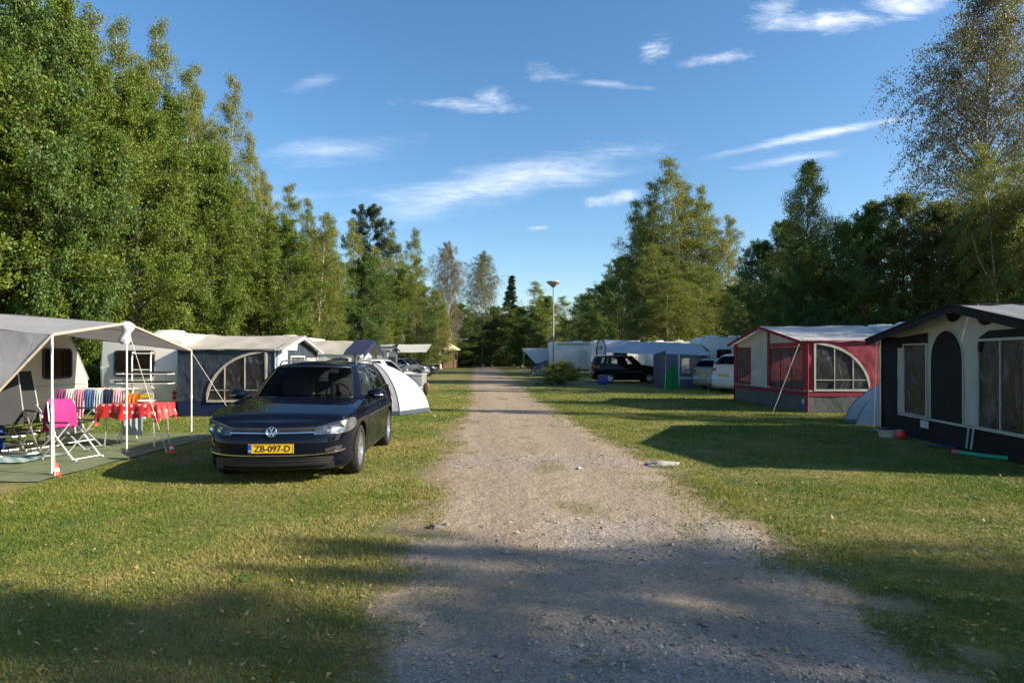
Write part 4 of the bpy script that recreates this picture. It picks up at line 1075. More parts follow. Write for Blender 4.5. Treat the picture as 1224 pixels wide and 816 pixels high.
def awning(name, label, s, Xf, Y0, D, W, eave, apex, roof, wall, gable, trim, skirt, front=(), sidewin=None, skew=0.0, over=.22, skirt_h=.42, stripe=None, winmat=None, wtrim=None, group=None, valance=.10, side_roof_drop=0.0, flare=.08, ridge=.5):
    """tent awning on the road side of a caravan. Xf: x of the front wall at its near corner; the front looks towards the road (s=+1: +X).
    front: (kind, y0, y1, z0, z1, material, cut?)"""
    T = lambda xl, yl, z: Vector((Xf + s * xl + skew * yl, Y0 + yl, z))      # xl from the front wall: 0 at front, negative towards the caravan
    root = empty(name, tuple(T(-D / 2, W / 2, 0)), 0, label, 'awning', group)
    hc = apex + .04; hm = W * ridge; rf = ridge if s > 0 else 1 - ridge
    wm = winmat or M['film']
    # roof, two slopes, with a soft ridge
    for nm, ya, yb in (('roof', -.06, hm), ('roof', W + .06, hm)):
        ea = eave - .03
        sheet(nm, [T(over, ya, ea), T(-D, ya, ea + .04 - side_roof_drop), T(-D, yb, hc), T(over, yb, apex)], 20, 10, roof, root, .05, .04, Y0 + ya, True, 1.8)
    # front wall
    a_of = (lambda y: y) if s > 0 else (lambda y: W - y)
    A = (T(0, W, 0) - T(0, 0, 0)) * (1 if s > 0 else -1); O = T(0, 0, 0) if s > 0 else T(0, W, 0); B = Vector((0, 0, 1))
    Wl = A.length; k = Wl / W
    poly = [(0, skirt_h), (Wl, skirt_h), (Wl, eave), (Wl * rf, apex - .02), (0, eave)]
    holes, deco = [], []
    for kind, y0, y1, z0, z1, mat, cut in front:
        a0, a1 = sorted((a_of(y0) * k, a_of(y1) * k))
        pl = arch_poly(a0, a1, z0, z1) if kind == 'arch' else [(a0, z0), (a1, z0), (a1, z1), (a0, z1)]
        if cut: holes.append((pl, 'window', mat))
        deco.append((kind, pl, mat, cut))
    panel('front_wall', poly, O, A, B, gable, root, holes, .2, .022, Y0, 2.2)
    for kind, pl, mat, cut in deco:
        rb = MB()
        if not cut:
            q = MB(); An = A.normalized(); Nn = An.cross(B).normalized(); n = len(pl)
            q.add([tuple(O + An * p[0] + B * p[1] + Nn * o_) for o_ in (.014, .024) for p in pl], [tuple(range(n, 2 * n))] + [(i, (i + 1) % n, (i + 1) % n + n, i + n) for i in range(n)])
            q.build('door_panel' if kind == 'arch' else ('window' if mat in (M['film'], M['darkfilm']) else 'wall_panel'), mat, root, False)
        if wtrim: ribbon(rb, pl, (.05 if cut else .02), O, A, B, .028, True)
        if cut and (pl[1][0] - pl[0][0]) > 1.2:
            for f in (.33, .66): x = pl[0][0] + (pl[1][0] - pl[0][0]) * f; ribbon(rb, [(x, pl[0][1]), (x, pl[2][1])], .018, O, A, B, .02)
        if rb.v: rb.build('window_trim', wtrim or C_['palegrey'], root, False)
    # skirt
    panel('mud_skirt', [(0, .01), (Wl, .01), (Wl, skirt_h), (0, skirt_h)], O + Vector((s * .0, 0, 0)), A, B, skirt, root, (), .35, .018, Y0 + 3)
    # side wall seen from the camera, plus its far twin
    for far in (0, 1):
        yl = W if far else 0
        if s > 0: Os, f0, f1 = T(-D, yl, 0), 0, D
        else: Os, f0, f1 = T(0, yl, 0), D, 0
        As = Vector((1, 0, 0))
        hs = []
        if sidewin and not far:
            c = (D - sidewin[0], sidewin[1]) if s > 0 else (sidewin[0], sidewin[1]); qp = quarter(c, sidewin[2], sidewin[3], -1 if s > 0 else 1); hs = [(qp, 'window', sidewin[4])]
        pol = [(0, skirt_h), (D, skirt_h), (D, eave), (0, eave)]
        panel('side_wall', pol, Os, As, B, wall, root, hs, .14, .035, Y0 + 7 + yl, 2.4)
        panel('mud_skirt', [(0, .01), (D, .01), (D, skirt_h), (0, skirt_h)], Os - Vector((0, .002, 0)), As, B, skirt, root, (), .3, .02, Y0 + 9 + yl)
        if hs:
            r2_ = MB(); ribbon(r2_, qp, .06, Os, As, B, .03, True)
            cx, cz = qp[0]; sg = -1 if s > 0 else 1
            for f in (.36, .7): x = cx + sg * sidewin[2] * f; ribbon(r2_, [(x, cz), (x, cz + sidewin[3] * math.sqrt(1 - f * f))], .02, Os, As, B, .022)
            ribbon(r2_, [(cx, cz + .28), (cx + sg * sidewin[2] * .96, cz + .28)], .02, Os, As, B, .022)
            r2_.build('window_trim', sidewin[5], root, False)
        if stripe and not far:
            for oo, aa, ll in ((Os, As, D), (O, A, Wl)):
                r3 = MB(); ribbon(r3, [(0.01, skirt_h - .10), (ll - .01, skirt_h - .10)], .09, oo, aa, B, .016); r3.build('skirt_stripe', stripe, root, False)
                r3 = MB(); ribbon(r3, [(0.01, skirt_h + .0), (ll - .01, skirt_h + .0)], .025, oo, aa, B, .018); r3.build('skirt_piping', C_['palegrey'], root, False)
    # gable edging (valance) and corner bands
    v = MB()
    for ya in (-.06, W + .06):
        p0, p1 = T(over + .004, ya, eave - .03), T(over + .004, hm, apex)
        n0 = Vector((0, 0, -valance)); v.add([p0, p1, p1 + n0, p0 + n0, p0 - Vector((s * .012, 0, 0)), p1 - Vector((s * .012, 0, 0)), p1 + n0 - Vector((s * .012, 0, 0)), p0 + n0 - Vector((s * .012, 0, 0))], [(0, 1, 2, 3), (7, 6, 5, 4), (0, 4, 5, 1), (3, 2, 6, 7)])
        v.tube([p0, p1], .018, 6)
    v.build('gable_valance', trim, root, False)
    for yl in (0, W): c = MB(); c.tube([T(.012, yl, .02), T(.012, yl, eave)], .026, 8); c.build('corner_band', trim, root)
    # poles inside, showing through the windows
    p = MB()
    for yl in (.08, hm, W - .08): p.tube([T(-.10, yl, 0), T(-.10, yl, eave if yl != hm else apex)], .014, 6)
    p.tube([T(-.1, .05, eave - .05), T(-.1, hm, apex - .05)], .012, 6); p.tube([T(-.1, W - .05, eave - .05), T(-.1, hm, apex - .05)], .012, 6)
    p.tube([T(-.1, .1, 1.0), T(-.1, W - .1, 1.0)], .010, 6)
    p.build('tent_pole', M['steel'], root)
    return root, T
def guy(p0, p1, label, name='guy_rope', r=.004, mat=None):
    m = MB(); m.tube([p0, p1], r, 5)
    q = Vector(p1); m.tube([q + Vector((0, 0, .06)), q - Vector((0, 0, .08))], .006, 5); m.box(Vector(p0).lerp(q, .7), (.02, .02, .05))
    o = m.build(name, mat or M['rope']); return tag(o, label, 'rope')

# awning B: beige roof, navy walls, quarter-round window
aB, TB = awning('awning', 'navy awning with beige roof and quarter-round window beside the bicycle rack caravan', 1, -6.1, 16.35, 2.5, 3.5, 1.74, 2.13, C_['beigeroof'], C_['navy'], C_['navy'], C_['tentgrey'], C_['navysolid'],
     [('rect', .15, .85, .1, 1.7, C_['white'], False), ('rect', 1.15, 2.3, .45, 1.55, M['film'], True), ('rect', 2.5, 3.35, .5, 1.5, C_['trimbeige'], False)],
     (.22, .40, 1.52, 1.26, M['darkfilm'], C_['trimbeige']), 0, .2, .40, None, None, C_['white'])
# inner light panel of the gable
q = MB(); q.add([TB(.02, .2, 1.72), TB(.02, 1.6, 1.72), TB(.02, 1.7, 2.02), TB(.02, .3, 1.78), TB(.03, .2, 1.72), TB(.03, 1.6, 1.72), TB(.03, 1.7, 2.02), TB(.03, .3, 1.78)], [(0, 1, 2, 3), (7, 6, 5, 4), (0, 4, 5, 1), (3, 2, 6, 7)]); q.build('gable_panel', C_['white'], aB, False)
aC, TC = awning('awning', 'awning with cream roof and a wide blue front band, third on the left', 1, -5.85, 23.6, 3.0, 3.7, 1.66, 2.19, C_['beigeroof'], C_['palegrey'], C_['white'], C_['blue'], C_['navysolid'],
     [('rect', .5, 1.5, .5, 1.5, M['film'], True), ('rect', 2.1, 3.2, .5, 1.5, M['film'], True)], (.25, .5, 1.7, 1.0, M['film'], C_['blue']), 0, .35, .35, None, None, C_['blue'], None, .16)
q = MB()
for ya in (-.075, 3.775): q.add([TC(.36, ya, 1.66), TC(-.35, ya, 1.67), TC(-.35, 1.85, 2.245), TC(.36, 1.85, 2.225)], [(0, 1, 2, 3)])
q.build('roof_band', C_['blue'], aC, False)
aD, TD = awning('awning', 'small dull beige awning half hidden behind the blue banded one', 1, -7.6, 38.5, 2.6, 3.6, 2.0, 2.25, C_['trimbeige'], C_['palegrey'], C_['palegrey'], C_['trimbeige'], C_['navysolid'], [('rect', .5, 3, .6, 1.6, M['film'], True)], None, 0, .2, .4)
# open white canopy over the far silver car
rt = empty('canopy', (-8.5, 54, 0), 0, 'flat white open canopy on thin poles over the far silver car', 'canopy')
sheet('roof', [(-12.6, 52, 1.95), (-7.0, 52, 2.0), (-7.2, 57, 2.75), (-12.6, 57, 2.75)], 14, 6, C_['white'], rt, .05, .03)
sheet('blue_end', [(-9.9, 51.6, 1.5), (-9.6, 51.6, 1.8), (-9.3, 52.4, 2.75), (-9.9, 52.4, 2.5)], 3, 4, C_['blue'], rt)
for x, y, z in ((-7.0, 52, 2.0), (-7.2, 57, 2.75), (-9.8, 52, 1.95), (-12.4, 52, 1.9)):
    m = MB(); m.tube([(x, y, 0), (x, y, z)], .03, 6); m.build('pole', M['dark'], rt)

# awning R2, red and grey
a2, T2 = awning('awning', 'red and grey striped awning with a clear arched side window', -1, 8.15, 17.5, 2.9, 5.3, 2.0, 2.50, C_['roofgrey'], C_['red'], C_['warmgrey'], C_['redtrim'], C_['skirt'],
     [('rect', .25, 2.35, .62, 1.80, M['film'], True), ('rect', 3.9, 5.05, .62, 1.85, M['film'], True)], (.18, .62, 1.50, 1.28, M['film'], C_['warmgrey']), -.03, .25, .60, C_['redtrim'], None, C_['redtrim'], None, .07)
fA = (T2(0, 0, 0) - T2(0, 5.3, 0)); q = MB()
for args_ in (
    ([(5.3 - .13, .62), (5.3 - .13, 1.98)], .26, T2(0, 5.3, 0), fA, (0, 0, 1), .02),
    ([(5.3 - 2.5, .62), (5.3 - 2.5, 2.42)], .16, T2(0, 5.3, 0), fA, (0, 0, 1), .02),
    ([(.12, .62), (.12, 1.98)], .22, T2(0, 5.3, 0), fA, (0, 0, 1), .02),
    ([(2.75, 1.90), (5.2, 1.90)], .12, T2(0, 5.3, 0), fA, (0, 0, 1), .023),
):
    q = MB(); ribbon(q, *args_); q.build('red_band', C_['red'], a2, False)

q = MB(); q.box(T2(.03, .22, .30), (.02, .12, .14)); q.build('maker_label', C_['white'], a2, False)
cu = sheet('curtain', [T2(-1.6, .6, .1), T2(-1.6, 2.4, .1), T2(-1.6, 2.4, 2.0), T2(-1.6, .6, 2.0)], 10, 4, C_['red'], a2, 0, .05, 3)
# awning R1, black and cream
a1, T1 = awning('awning', 'large black and cream awning with a round-topped black door at the right edge', -1, 7.0, 7.9, 2.9, 5.4, 1.92, 2.36, C_['roofdark'], C_['black'], C_['cream'], C_['black'], C_['black'],
     [('rect', 3.58, 4.45, .44, 1.76, M['darkfilm'], True), ('arch', 2.42, 3.42, .42, 1.98, C_['black'], False), ('rect', .35, 2.02, .42, 1.78, M['darkfilm'], True)], None, .14, .34, .42, None, None, C_['cream'], None, .13, 0, .08, .41)
A1 = (T1(0, 0, 0) - T1(0, 5.4, 0)); O1 = T1(0, 5.4, 0); q = MB()

for args_ in (
    ([(.33, .42), (.33, 1.92)], .66, O1, A1, (0, 0, 1), .016),
    ([(.30 + .40, 1.80), (1.86, 1.86)], .20, O1, A1, (0, 0, 1), .018),
    ([(3.42, 1.62), (3.5, 1.78), (3.7, 1.86), (5.0, 1.86)], .12, O1, A1, (0, 0, 1), .02),
):
    q = MB(); ribbon(q, *args_); q.build('black_band', C_['black'], a1, False)

q = MB()
for cy in (2.72, 3.62):
    q = MB()
    cz = 1.92 + .44 * (1 - abs(cy - 3.19) / (2.21 if cy > 3.19 else 3.19)) - (.04 if cy < 3 else .12)
    q.add([tuple(O1 + A1.normalized() * (cy + .22 * math.cos(t)) + Vector((0, 0, cz - .0 + .15 * math.sin(t))) + A1.normalized().cross(Vector((0, 0, 1))) * .02) for t in np.linspace(PI, 2 * PI, 12)], [tuple(range(12))]); q.build('vent_flap', C_['black'], a1, False)
q = MB(); 
for args_ in (
    ([(.72, .40), (5.4, .40)], .022, O1, A1, (0, 0, 1), .02),
    ([(3.22, .05), (3.3, .40)], .018, O1, A1, (0, 0, 1), .022),
    ([(3.10, .05), (3.16, .40)], .018, O1, A1, (0, 0, 1), .022),
):
    q = MB(); ribbon(q, *args_); q.build('piping', C_['palegrey'], a1, False)

q = MB(); ribbon(q, [(1.62, .30), (1.92, .30)], .13, O1, A1, (0, 0, 1), .02); q.build('skirt_vent', C_['palegrey'], a1, False)
q = MB(); q.tube([T1(.03, 5.42, .02), T1(.03, 5.42, 1.9)], .022, 8); q.tube([T1(.16, 5.45, .02), T1(.10, 5.45, 1.9)], .012, 8); q.build('corner_pole', M['steel'], a1)

# R3: silver tarp over a dull blue awning
rt = empty('awning', (8.6, 34, 0), 0, 'dull blue-grey awning with a rolled window under the right half of the silver tarp', 'awning')
O3 = Vector((7.78, 32.2, 0)); A3 = Vector((2.5, -.2, 0))
panel('front_wall', [(0, .02), (2.1, .02), (2.1, 1.66), (0, 1.72)], O3, A3, (0, 0, 1), C_['walldull'], rt, [([(.80, .75), (1.8, .75), (1.8, 1.5), (.80, 1.5)], 'window', M['film'])], .3, .03)
panel('side_wall', [(0, .02), (2.8, .02), (2.8, 1.9), (0, 1.7)], O3 + Vector((0, 2.8, 0)), (0, -1, 0), (0, 0, 1), C_['walldull'], rt, (), .3, .03)
q = MB(); ribbon(q, [(.66, .05), (.66, 1.68)], .07, O3, A3, (0, 0, 1), .02); ribbon(q, [(.7, .5), (2.05, .5)], .10, O3, A3, (0, 0, 1), .02); q.build('trim', C_['palegrey'], rt, False)
tp_ = empty('tarp', (7.6, 38, 0), 0, 'long silver-grey tarp stretched over the dark people carrier and the dull awning', 'tarp')
sheet('roof', [(XA(724, 39.5), 39.5, 1.85), (XA(848, 31.2), 31.2, 1.63), (XA(838, 35), 35, 2.27), (XA(720, 43), 43, 2.78)], 26, 8, C_['silver'], tp_, .10, .06, 2, True, .7)
sheet('roof', [(XA(720, 43), 43, 2.78), (XA(838, 35), 35, 2.27), (XA(850, 38), 38, 1.9), (XA(724, 46), 46, 2.0)], 20, 4, C_['silver'], tp_, .05, .04)
c3 = Vector((XA(718.5, 40), 40, 1.72)); arc_ = [tuple(c3 + Vector((-.30 * math.cos(t), 0, .98 * math.sin(t) ** .8))) for t in np.linspace(0, PI, 16)]
q = MB(); q.add(arc_, [tuple(range(16))]); q.build('arched_end', C_['palegrey'], tp_, False)
q = MB(); q.tube(arc_, .035, 6); q.build('arch_edging', M['dark'], tp_)
for x, y, z in ((XA(714, 40), 40, 2.65), (XA(724, 39.5), 39.5, 1.85), (XA(848, 31.2), 31.2, 1.63)):
    m = MB(); m.tube([(x, y, 0), (x, y, z)], .02, 6); m.build('pole', M['dark'], tp_)
q = MB(); Mx = Matrix.Translation((XA(718.5, 39.95), 39.95, 2.18)) @ PL['right']; q.lathe([(0, .02), (.13, .02), (.13, 0)], 20, Mx); q.build('round_emblem', simple('teal_emblem', (.03, .22, .25), .5), tp_, False)
gt = MB(); rows = []
for j in range(9):
    v = j / 8; row = []
    for i in range(15):
        u = i / 14; wv = .10 + .80 * (1 - v) ** .8; x = XA(801, 31) + (u - .5) * wv; row.append((x + .12 * v, 31 + .05 * math.sin(u * 9 + v * 3) + .12 * crumple((u * 2, v * 2, 0)) - .05, .02 + 1.18 * v + .05 * crumple((u * 3, v * 3, 0))))
    rows.append(row)
gt.grid(rows); o = gt.build('tarp', C_['green']); tag(o, 'bright green tarp hanging at the corner of the dull blue awning', 'tarp')
m = MB(); m.tube([(XA(795, 30.9), 30.9, 0), (XA(796, 30.9), 30.9, 1.2)], .012, 5); tag(m.build('tent_pole', M['steel']), 'thin pole standing before the green tarp', 'pole')

# far white wing tent
rt = empty('tent', (XA(648, 58), 58, 0), 0, 'far white wing-shaped canopy tent with a dark grey front left of the motorhome', 'tent')
P_ = lambda px, py, d: (XA(px, d), d, ZA(py, d))
sheet('canopy', [P_(640, 434, 57.5), P_(669, 428, 57), P_(670, 416, 59), P_(623, 416, 59)], 10, 6, C_['white'], rt, .02, .05)
sheet('front', [(XA(633, 57), 57, .05), (XA(669, 57), 57, .05), P_(669, 424, 57.2), P_(643, 434, 57.4)], 8, 5, C_['walldull'], rt, 0, .05)
sheet('side', [(XA(633, 57), 57, .05), (XA(636, 61), 61, .05), P_(630, 420, 61), P_(641, 433, 57.6)], 5, 5, C_['black'], rt, 0, .05)
m = MB(); m.tube([(XA(626, 58.5), 58.5, 0), P_(626, 416, 58.8)], .025, 6); m.build('pole', M['steel'], rt)
m = MB(); m.box((XA(651, 56.6), 56.6, .12), (2.4, .4, .2), 0, .08); m.build('ground_flap', C_['white'], rt)

# ------------------------------------------------------------------ dome tents
def dome(name, label, loc, rx, ry, H, rot, n, mats, pick, band, seam, door=None, p=.62):
    root = empty(name, (loc[0], loc[1], 0), 0, label, 'tent'); nv, sub = 14, 6
    def pt(k, t, v):
        a0, a1 = 2 * PI * k / n + rot, 2 * PI * (k + 1) / n + rot
        q = Vector((math.cos(a0), math.sin(a0), 0)).lerp(Vector((math.cos(a1), math.sin(a1), 0)), t)
        ang = v * PI / 2; r_ = math.cos(ang) ** p; sagf = 1 - .05 * math.sin(PI * t) * math.sin(PI * v)
        return (loc[0] + q.x * rx * r_ * sagf, loc[1] + q.y * ry * r_ * sagf, .02 + H * math.sin(ang) ** 1.05)
    for k in range(n):
        m = MB(); m.grid([[pt(k, i / sub, j / nv) for i in range(sub + 1)] for j in range(nv + 1)], None, True)
        m.build('fabric_panel', mats[pick[k % len(pick)]], root, True, True, 80)
        b = MB(); b.grid([[Vector(pt(k, i / sub, j * .03)) + (Vector(pt(k, i / sub, 0)) - Vector((loc[0], loc[1], 0))).normalized() * .006 for i in range(sub + 1)] for j in range(3)], None, True); b.build('base_band', band, root)
    m = MB()
    for k in range(n): m.tube([pt(k, 0, j / nv) for j in range(nv + 1)], .012, 6)
    m.build('tent_pole', seam, root)
    if door is not None:
        m = MB(); pts = [pt(door, .5 + .34 * math.cos(t), .03 + .58 * math.sin(t)) for t in np.linspace(0, PI, 14)]; m.tube(pts, .010, 5); m.build('door_seam', seam, root)
        m = MB(); pts = [pt(door, .12 + .0 * t, t) for t in np.linspace(0, .7, 6)]; m.build('x', seam, root) if False else None
    return root
M['seam'] = simple('seam_tape', (.12, .13, .15), .7)
dt = dome('tent', 'white and grey dome tent standing beside the black estate car', (-3.86, 17.6), 1.56, 1.45, 1.36, R(-52), 6, [C_['white'], C_['tentgrey']], [0, 0, 1, 0, 1, 1], simple('band_navy', (.03, .05, .08), .6), M['seam'], 5, 1.25)
guy((-3.0, 17.2, .9), (XA(520, 16.2), 16.2, 0), 'thin rope pegging out the dome tent towards the track')
st_ = dome('tent', 'small pale blue-grey tent squeezed between the red and the black awning', (8.8, 14.85), 1.12, .95, .90, R(-80), 4, [C_['blueGrey'], C_['tentgrey']], [0, 0, 1, 0], M['seam'], M['seam'], 3, 1.35)
sheet('porch', [(7.62, 14.1, .03), (8.3, 13.75, .03), (8.35, 14.1, .80), (8.2, 14.3, .86)], 6, 6, C_['blueGrey'], st_, 0, .02)

# ------------------------------------------------------------------ hut
hx, hy = XA(528, 94), 94
rt = empty('hut', (hx, hy, 0), 0, 'six-sided brown wooden hut with a beige pyramid roof at the end of the left row', 'hut')
wood = simple('hut_wood', (.10, .06, .04), .8, 0, .35, 3, .5, 12); hroof = simple('hut_roof', (.52, .42, .28), .8, 0, .1, 3, .3, 20)
m = MB(); n6 = 8
for k in range(n6):
    a0, a1 = 2 * PI * k / n6 + .2, 2 * PI * (k + 1) / n6 + .2; p0, p1 = Vector((hx + 2.2 * math.cos(a0), hy + 2.2 * math.sin(a0), 0)), Vector((hx + 2.2 * math.cos(a1), hy + 2.2 * math.sin(a1), 0))
    for b in range(11):
        z = .1 + b * .11; c = (p0 + p1) / 2; m.box((c.x, c.y, z), ((p1 - p0).length, .05, .095), math.atan2(p1.y - p0.y, p1.x - p0.x))
m.build('wall', wood, rt, False)
for k in range(n6):
    a0 = 2 * PI * k / n6 + .2; m = MB(); m.tube([(hx + 2.25 * math.cos(a0), hy + 2.25 * math.sin(a0), 0), (hx + 2.25 * math.cos(a0), hy + 2.25 * math.sin(a0), 2.75)], .07, 6); m.build('post', wood, rt)
m = MB(); m.lathe([(1.9, .05), (1.9, 2.6)], 8, Matrix.Translation((hx, hy, 0))); m.build('inner_screen', M['dark'], rt, False)
m = MB(); m.lathe([(0, 4.55), (.12, 4.45), (2.75, 2.82), (2.78, 2.70), (2.6, 2.68)], 8, Matrix.Translation((hx, hy, 0)) @ Matrix.Rotation(.2, 4, 'Z')); m.build('roof', hroof, rt, False)
tx, ty = XA(519, 84), 84
m = empty('picnic_table', (tx, ty, 0), .3, 'weathered wooden table beside the brown hut', 'table'); b = MB(); b.box((0, 0, .74), (1.6, .7, .05)); b.build('tabletop', simple('grey_wood', (.32, .28, .24), .8), m, False, False)
for sx_ in (-.6, .6): b = MB(); b.tube([(sx_, -.32, 0), (sx_, .1, .74)], .04, 5); b.tube([(sx_, .32, 0), (sx_, -.1, .74)], .04, 5); b.build('leg', wood, m, False, False)

# ------------------------------------------------------------------ lamp post, bush
lx, ly = XA(661.5, 47), 47; lh = ZA(343, 47)
rt = empty('lamp_post', (lx, ly, 0), 0, 'slim grey lamp post with a wide cone-shaped head behind the round bush', 'lamp')
m = MB(); m.tube([(lx, ly, 0), (lx, ly, 1.2), (lx, ly, 1.25), (lx, ly, lh)], [.085, .08, .055, .045], 12); m.build('pole', simple('post_grey', (.26, .26, .255), .55, .2), rt)
T = Matrix.Translation((lx, ly, lh)); m = MB(); m.lathe([(0, .42), (.50, .40), (.52, .34), (.12, .0), (.06, -.05)], 24, T); m.build('lamp_head', simple('lamp_grey', (.35, .35, .35), .5), rt, True)
m = MB(); m.lathe([(.44, .335), (.09, .03), (.0, .03)], 24, T @ Matrix.Translation((0, 0, -.012))); m.build('lamp_diffuser', simple('diffuser', (.6, .6, .55), .4), rt, True)

# ------------------------------------------------------------------ vehicles
make_car('parked_car', 'black estate car with yellow plate ZB-097-D parked on the grass beside the track', (-2.93, 9.62), R(-86.8), (.0035, .005, .011), platetext='ZB-097-D', emblem=True, flake=.0)
make_car('parked_car', 'dark people carrier seen from the side beneath the silver tarp', (XA(752, 38.6), 39.4), R(1.5), (.008, .008, .011), .93, .98, 1.15, 'estate', None, None, wr=.32, flake=0, strip=True)
make_car('parked_car', 'white off-road car with red tail lights beside the red awning', (11.0, 28.3), R(30), (.62, .63, .63), 1.0, 1.03, 1.17, 'suv', None, None, wr=.36, flake=0)
make_car('parked_car', 'silver-grey estate car left of and behind the white off-road car', (11.0, 31.05), R(30), (.30, .32, .34), 1.0, 1.0, 1.03, 'estate', None, None, flake=.5)
make_car('parked_car', 'pale silver hatchback behind the dome tent', (-5.35, 25.4), R(58), (.42, .45, .47), .95, .98, 1.02, 'hatch', None, None, rails=False, flake=.4)
make_car('parked_car', 'silver-grey car facing the track under the far white canopy', (XA(511, 49.3) - 2.15, 50.2), R(0), (.26, .28, .31), 1, 1, 1.04, 'hatch', None, None, rails=False, flake=.5)
make_car('parked_car', 'dark car behind the far silver one', (XA(511, 49.3) - 1.9, 53.6), R(0), (.02, .022, .028), 1, 1, 1.04, 'estate', None, None, rails=False, flake=.2)

# ------------------------------------------------------------------ site A: open canopy
rt = empty('canopy', (-7.4, 10.2, 0), 0, 'open grey caravan canopy on white poles at the left edge', 'canopy')
P1, P2, P3 = (-5.91, 8.17, 1.80), (-6.12, 10.1, 2.05), (-6.1, 12.1, 1.64)
cr, cn, cf = (-8.83, 10.7, 2.26), (-8.83, 8.3, 2.08), (-8.83, 12.9, 1.92)
sheet('roof', [P1, P2, cr, cn], 12, 14, C_['grey'], rt, .03, .02, 1); sheet('roof', [P2, P3, cf, cr], 12, 14, C_['grey'], rt, .05, .03, 2)
sheet('side_wing', [(-7.25, 7.75, .05), P1, cn, (-8.85, 7.8, .1)], 14, 12, C_['grey'], rt, .0, .03, 4, folds=.015)
m = MB()
m.tube([P1, P2], .022, 8); m.tube([P2, P3], .022, 8); m.tube([P1, (-7.25, 7.75, .05)], .018, 6); m.tube([P3, cf], .012, 6); m.build('piping', C_['trimbeige'], rt)
for p in (P1, P2, P3):
    m = MB(); m.tube([(p[0], p[1], 0), p], .014, 8); m.tube([(p[0], p[1], p[2] * .45), (p[0], p[1], p[2] * .45 + .06)], .021, 8); m.tube([(p[0], p[1], 0), (p[0], p[1], .03)], .03, 8); m.build('pole', M['whitepole'], rt)
m = MB(); m.tube([(-6.13, 10.12, 1.94), (-8.8, 10.7, 2.14)], .012, 6); m.build('rafter', M['steel'], rt)
# cloth tied to the middle pole
m = MB(); rows = []
for j in range(13):
    v = j / 12; r_ = .035 + .045 * math.sin(PI * v) ** .7 + .02 * math.sin(9 * v)
    rows.append([(P2[0] + .02 + .03 * math.sin(5 * v) + r_ * (1 + .3 * math.sin(3 * a + 6 * v)) * math.cos(a), P2[1] - .05 + r_ * math.sin(a), 2.08 - .36 * v) for a in np.linspace(0, 2 * PI, 15)])
m.grid(rows); tag(m.build('cloth', cloth('tied_cloth', (.55, .60, .66), .2)), 'pale blue-white cloth tied round the top of the middle canopy pole', 'cloth')
guy((P2[0], P2[1], 2.02), (XA(205, 10.2), 10.05, .02), 'guy rope from the middle canopy pole down to the red peg cone')
guy((P3[0], P3[1], 1.62), (-4.95, 11.9, .0), 'guy rope from the far canopy pole towards the black estate car')
guy((P1[0], P1[1], 1.78), (-5.75, 8.0, .02), 'short guy rope along the front canopy pole beside the cone')
guy(tuple(T2(.22, .0, 1.96)), (XA(921, 17.0), 16.9, 0), 'long guy rope slanting down from the near corner of the red awning', r=.006)
guy((XA(848, 31.2), 31.2, 1.6), (XA(846, 26.5), 26.5, 0), 'guy rope at the right end of the silver tarp')
guy(tuple(TB(.1, 0, 1.72)), (-5.2, 15.6, 0), 'guy rope at the near corner of the navy awning')
# groundsheet and patterned mat
gs = simple('groundsheet_green', (.125, .155, .080), .85, 0, .2, 5, .5, 120)
m = MB(); rows = [[(x + .06 * mnoise.noise(Vector((x * 2, y, 0))), y + .06 * mnoise.noise(Vector((x, y * 2, 3))), .020 + .012 * crumple((x, y, 0), 2)) for x in np.linspace(-8.8, -5.72, 16)] for y in np.linspace(7.7, 12.6, 22)]
m.grid(rows); tag(m.build('groundsheet', gs), 'green groundsheet spread under the open grey canopy', 'groundsheet')
m_, nt, out = newmat('mat_weave'); tc_ = nt.nodes.new('ShaderNodeTexCoord').outputs['Object']; ck = N(nt, 'ShaderNodeTexChecker', i_Scale=9.0); L(nt, tc_, ck.inputs['Vector']); ck.inputs['Color1'].default_value = rgba((.10, .24, .25)); ck.inputs['Color2'].default_value = rgba((.40, .46, .44))
b_ = N(nt, 'ShaderNodeBsdfPrincipled', i_Roughness=.8); L(nt, ck.outputs[0], b_.inputs[0]); L(nt, b_.outputs[0], out.inputs[0])
m = MB(); m.grid([[(x, y, .045 + .012 * crumple((x, y, 0), 2.5)) for x in np.linspace(-8.4, -6.85, 12)] for y in np.linspace(8.9, 9.8, 8)]); tag(m.build('mat', m_), 'teal and white checked mat on the green groundsheet', 'mat')
# cones
cr_ = simple('cone_red', (.75, .06, .03), .5); 
for (px, py), lb in (((67.5, 569), 'small red and white cone at the foot of the front canopy pole'), ((205, 541), 'small red cone at the end of the rope beside the table')):
    x, y = G(px, py); e = empty('traffic_cone', (x, y, 0), 0, lb, 'traffic cone', 'marker cones'); T = Matrix.Translation((x, y, 0))
    m = MB(); m.box((x, y, .006), (.115, .115, .012), .3, .004); m.lathe([(.048, .012), (.012, .165), (.0, .17)], 16, T); m.build('body', cr_, e)
    m = MB(); m.lathe([(.0365, .065), (.0275, .105)], 16, T @ Matrix.Translation((0, 0, .0))); m.build('white_band', M['white'], e)
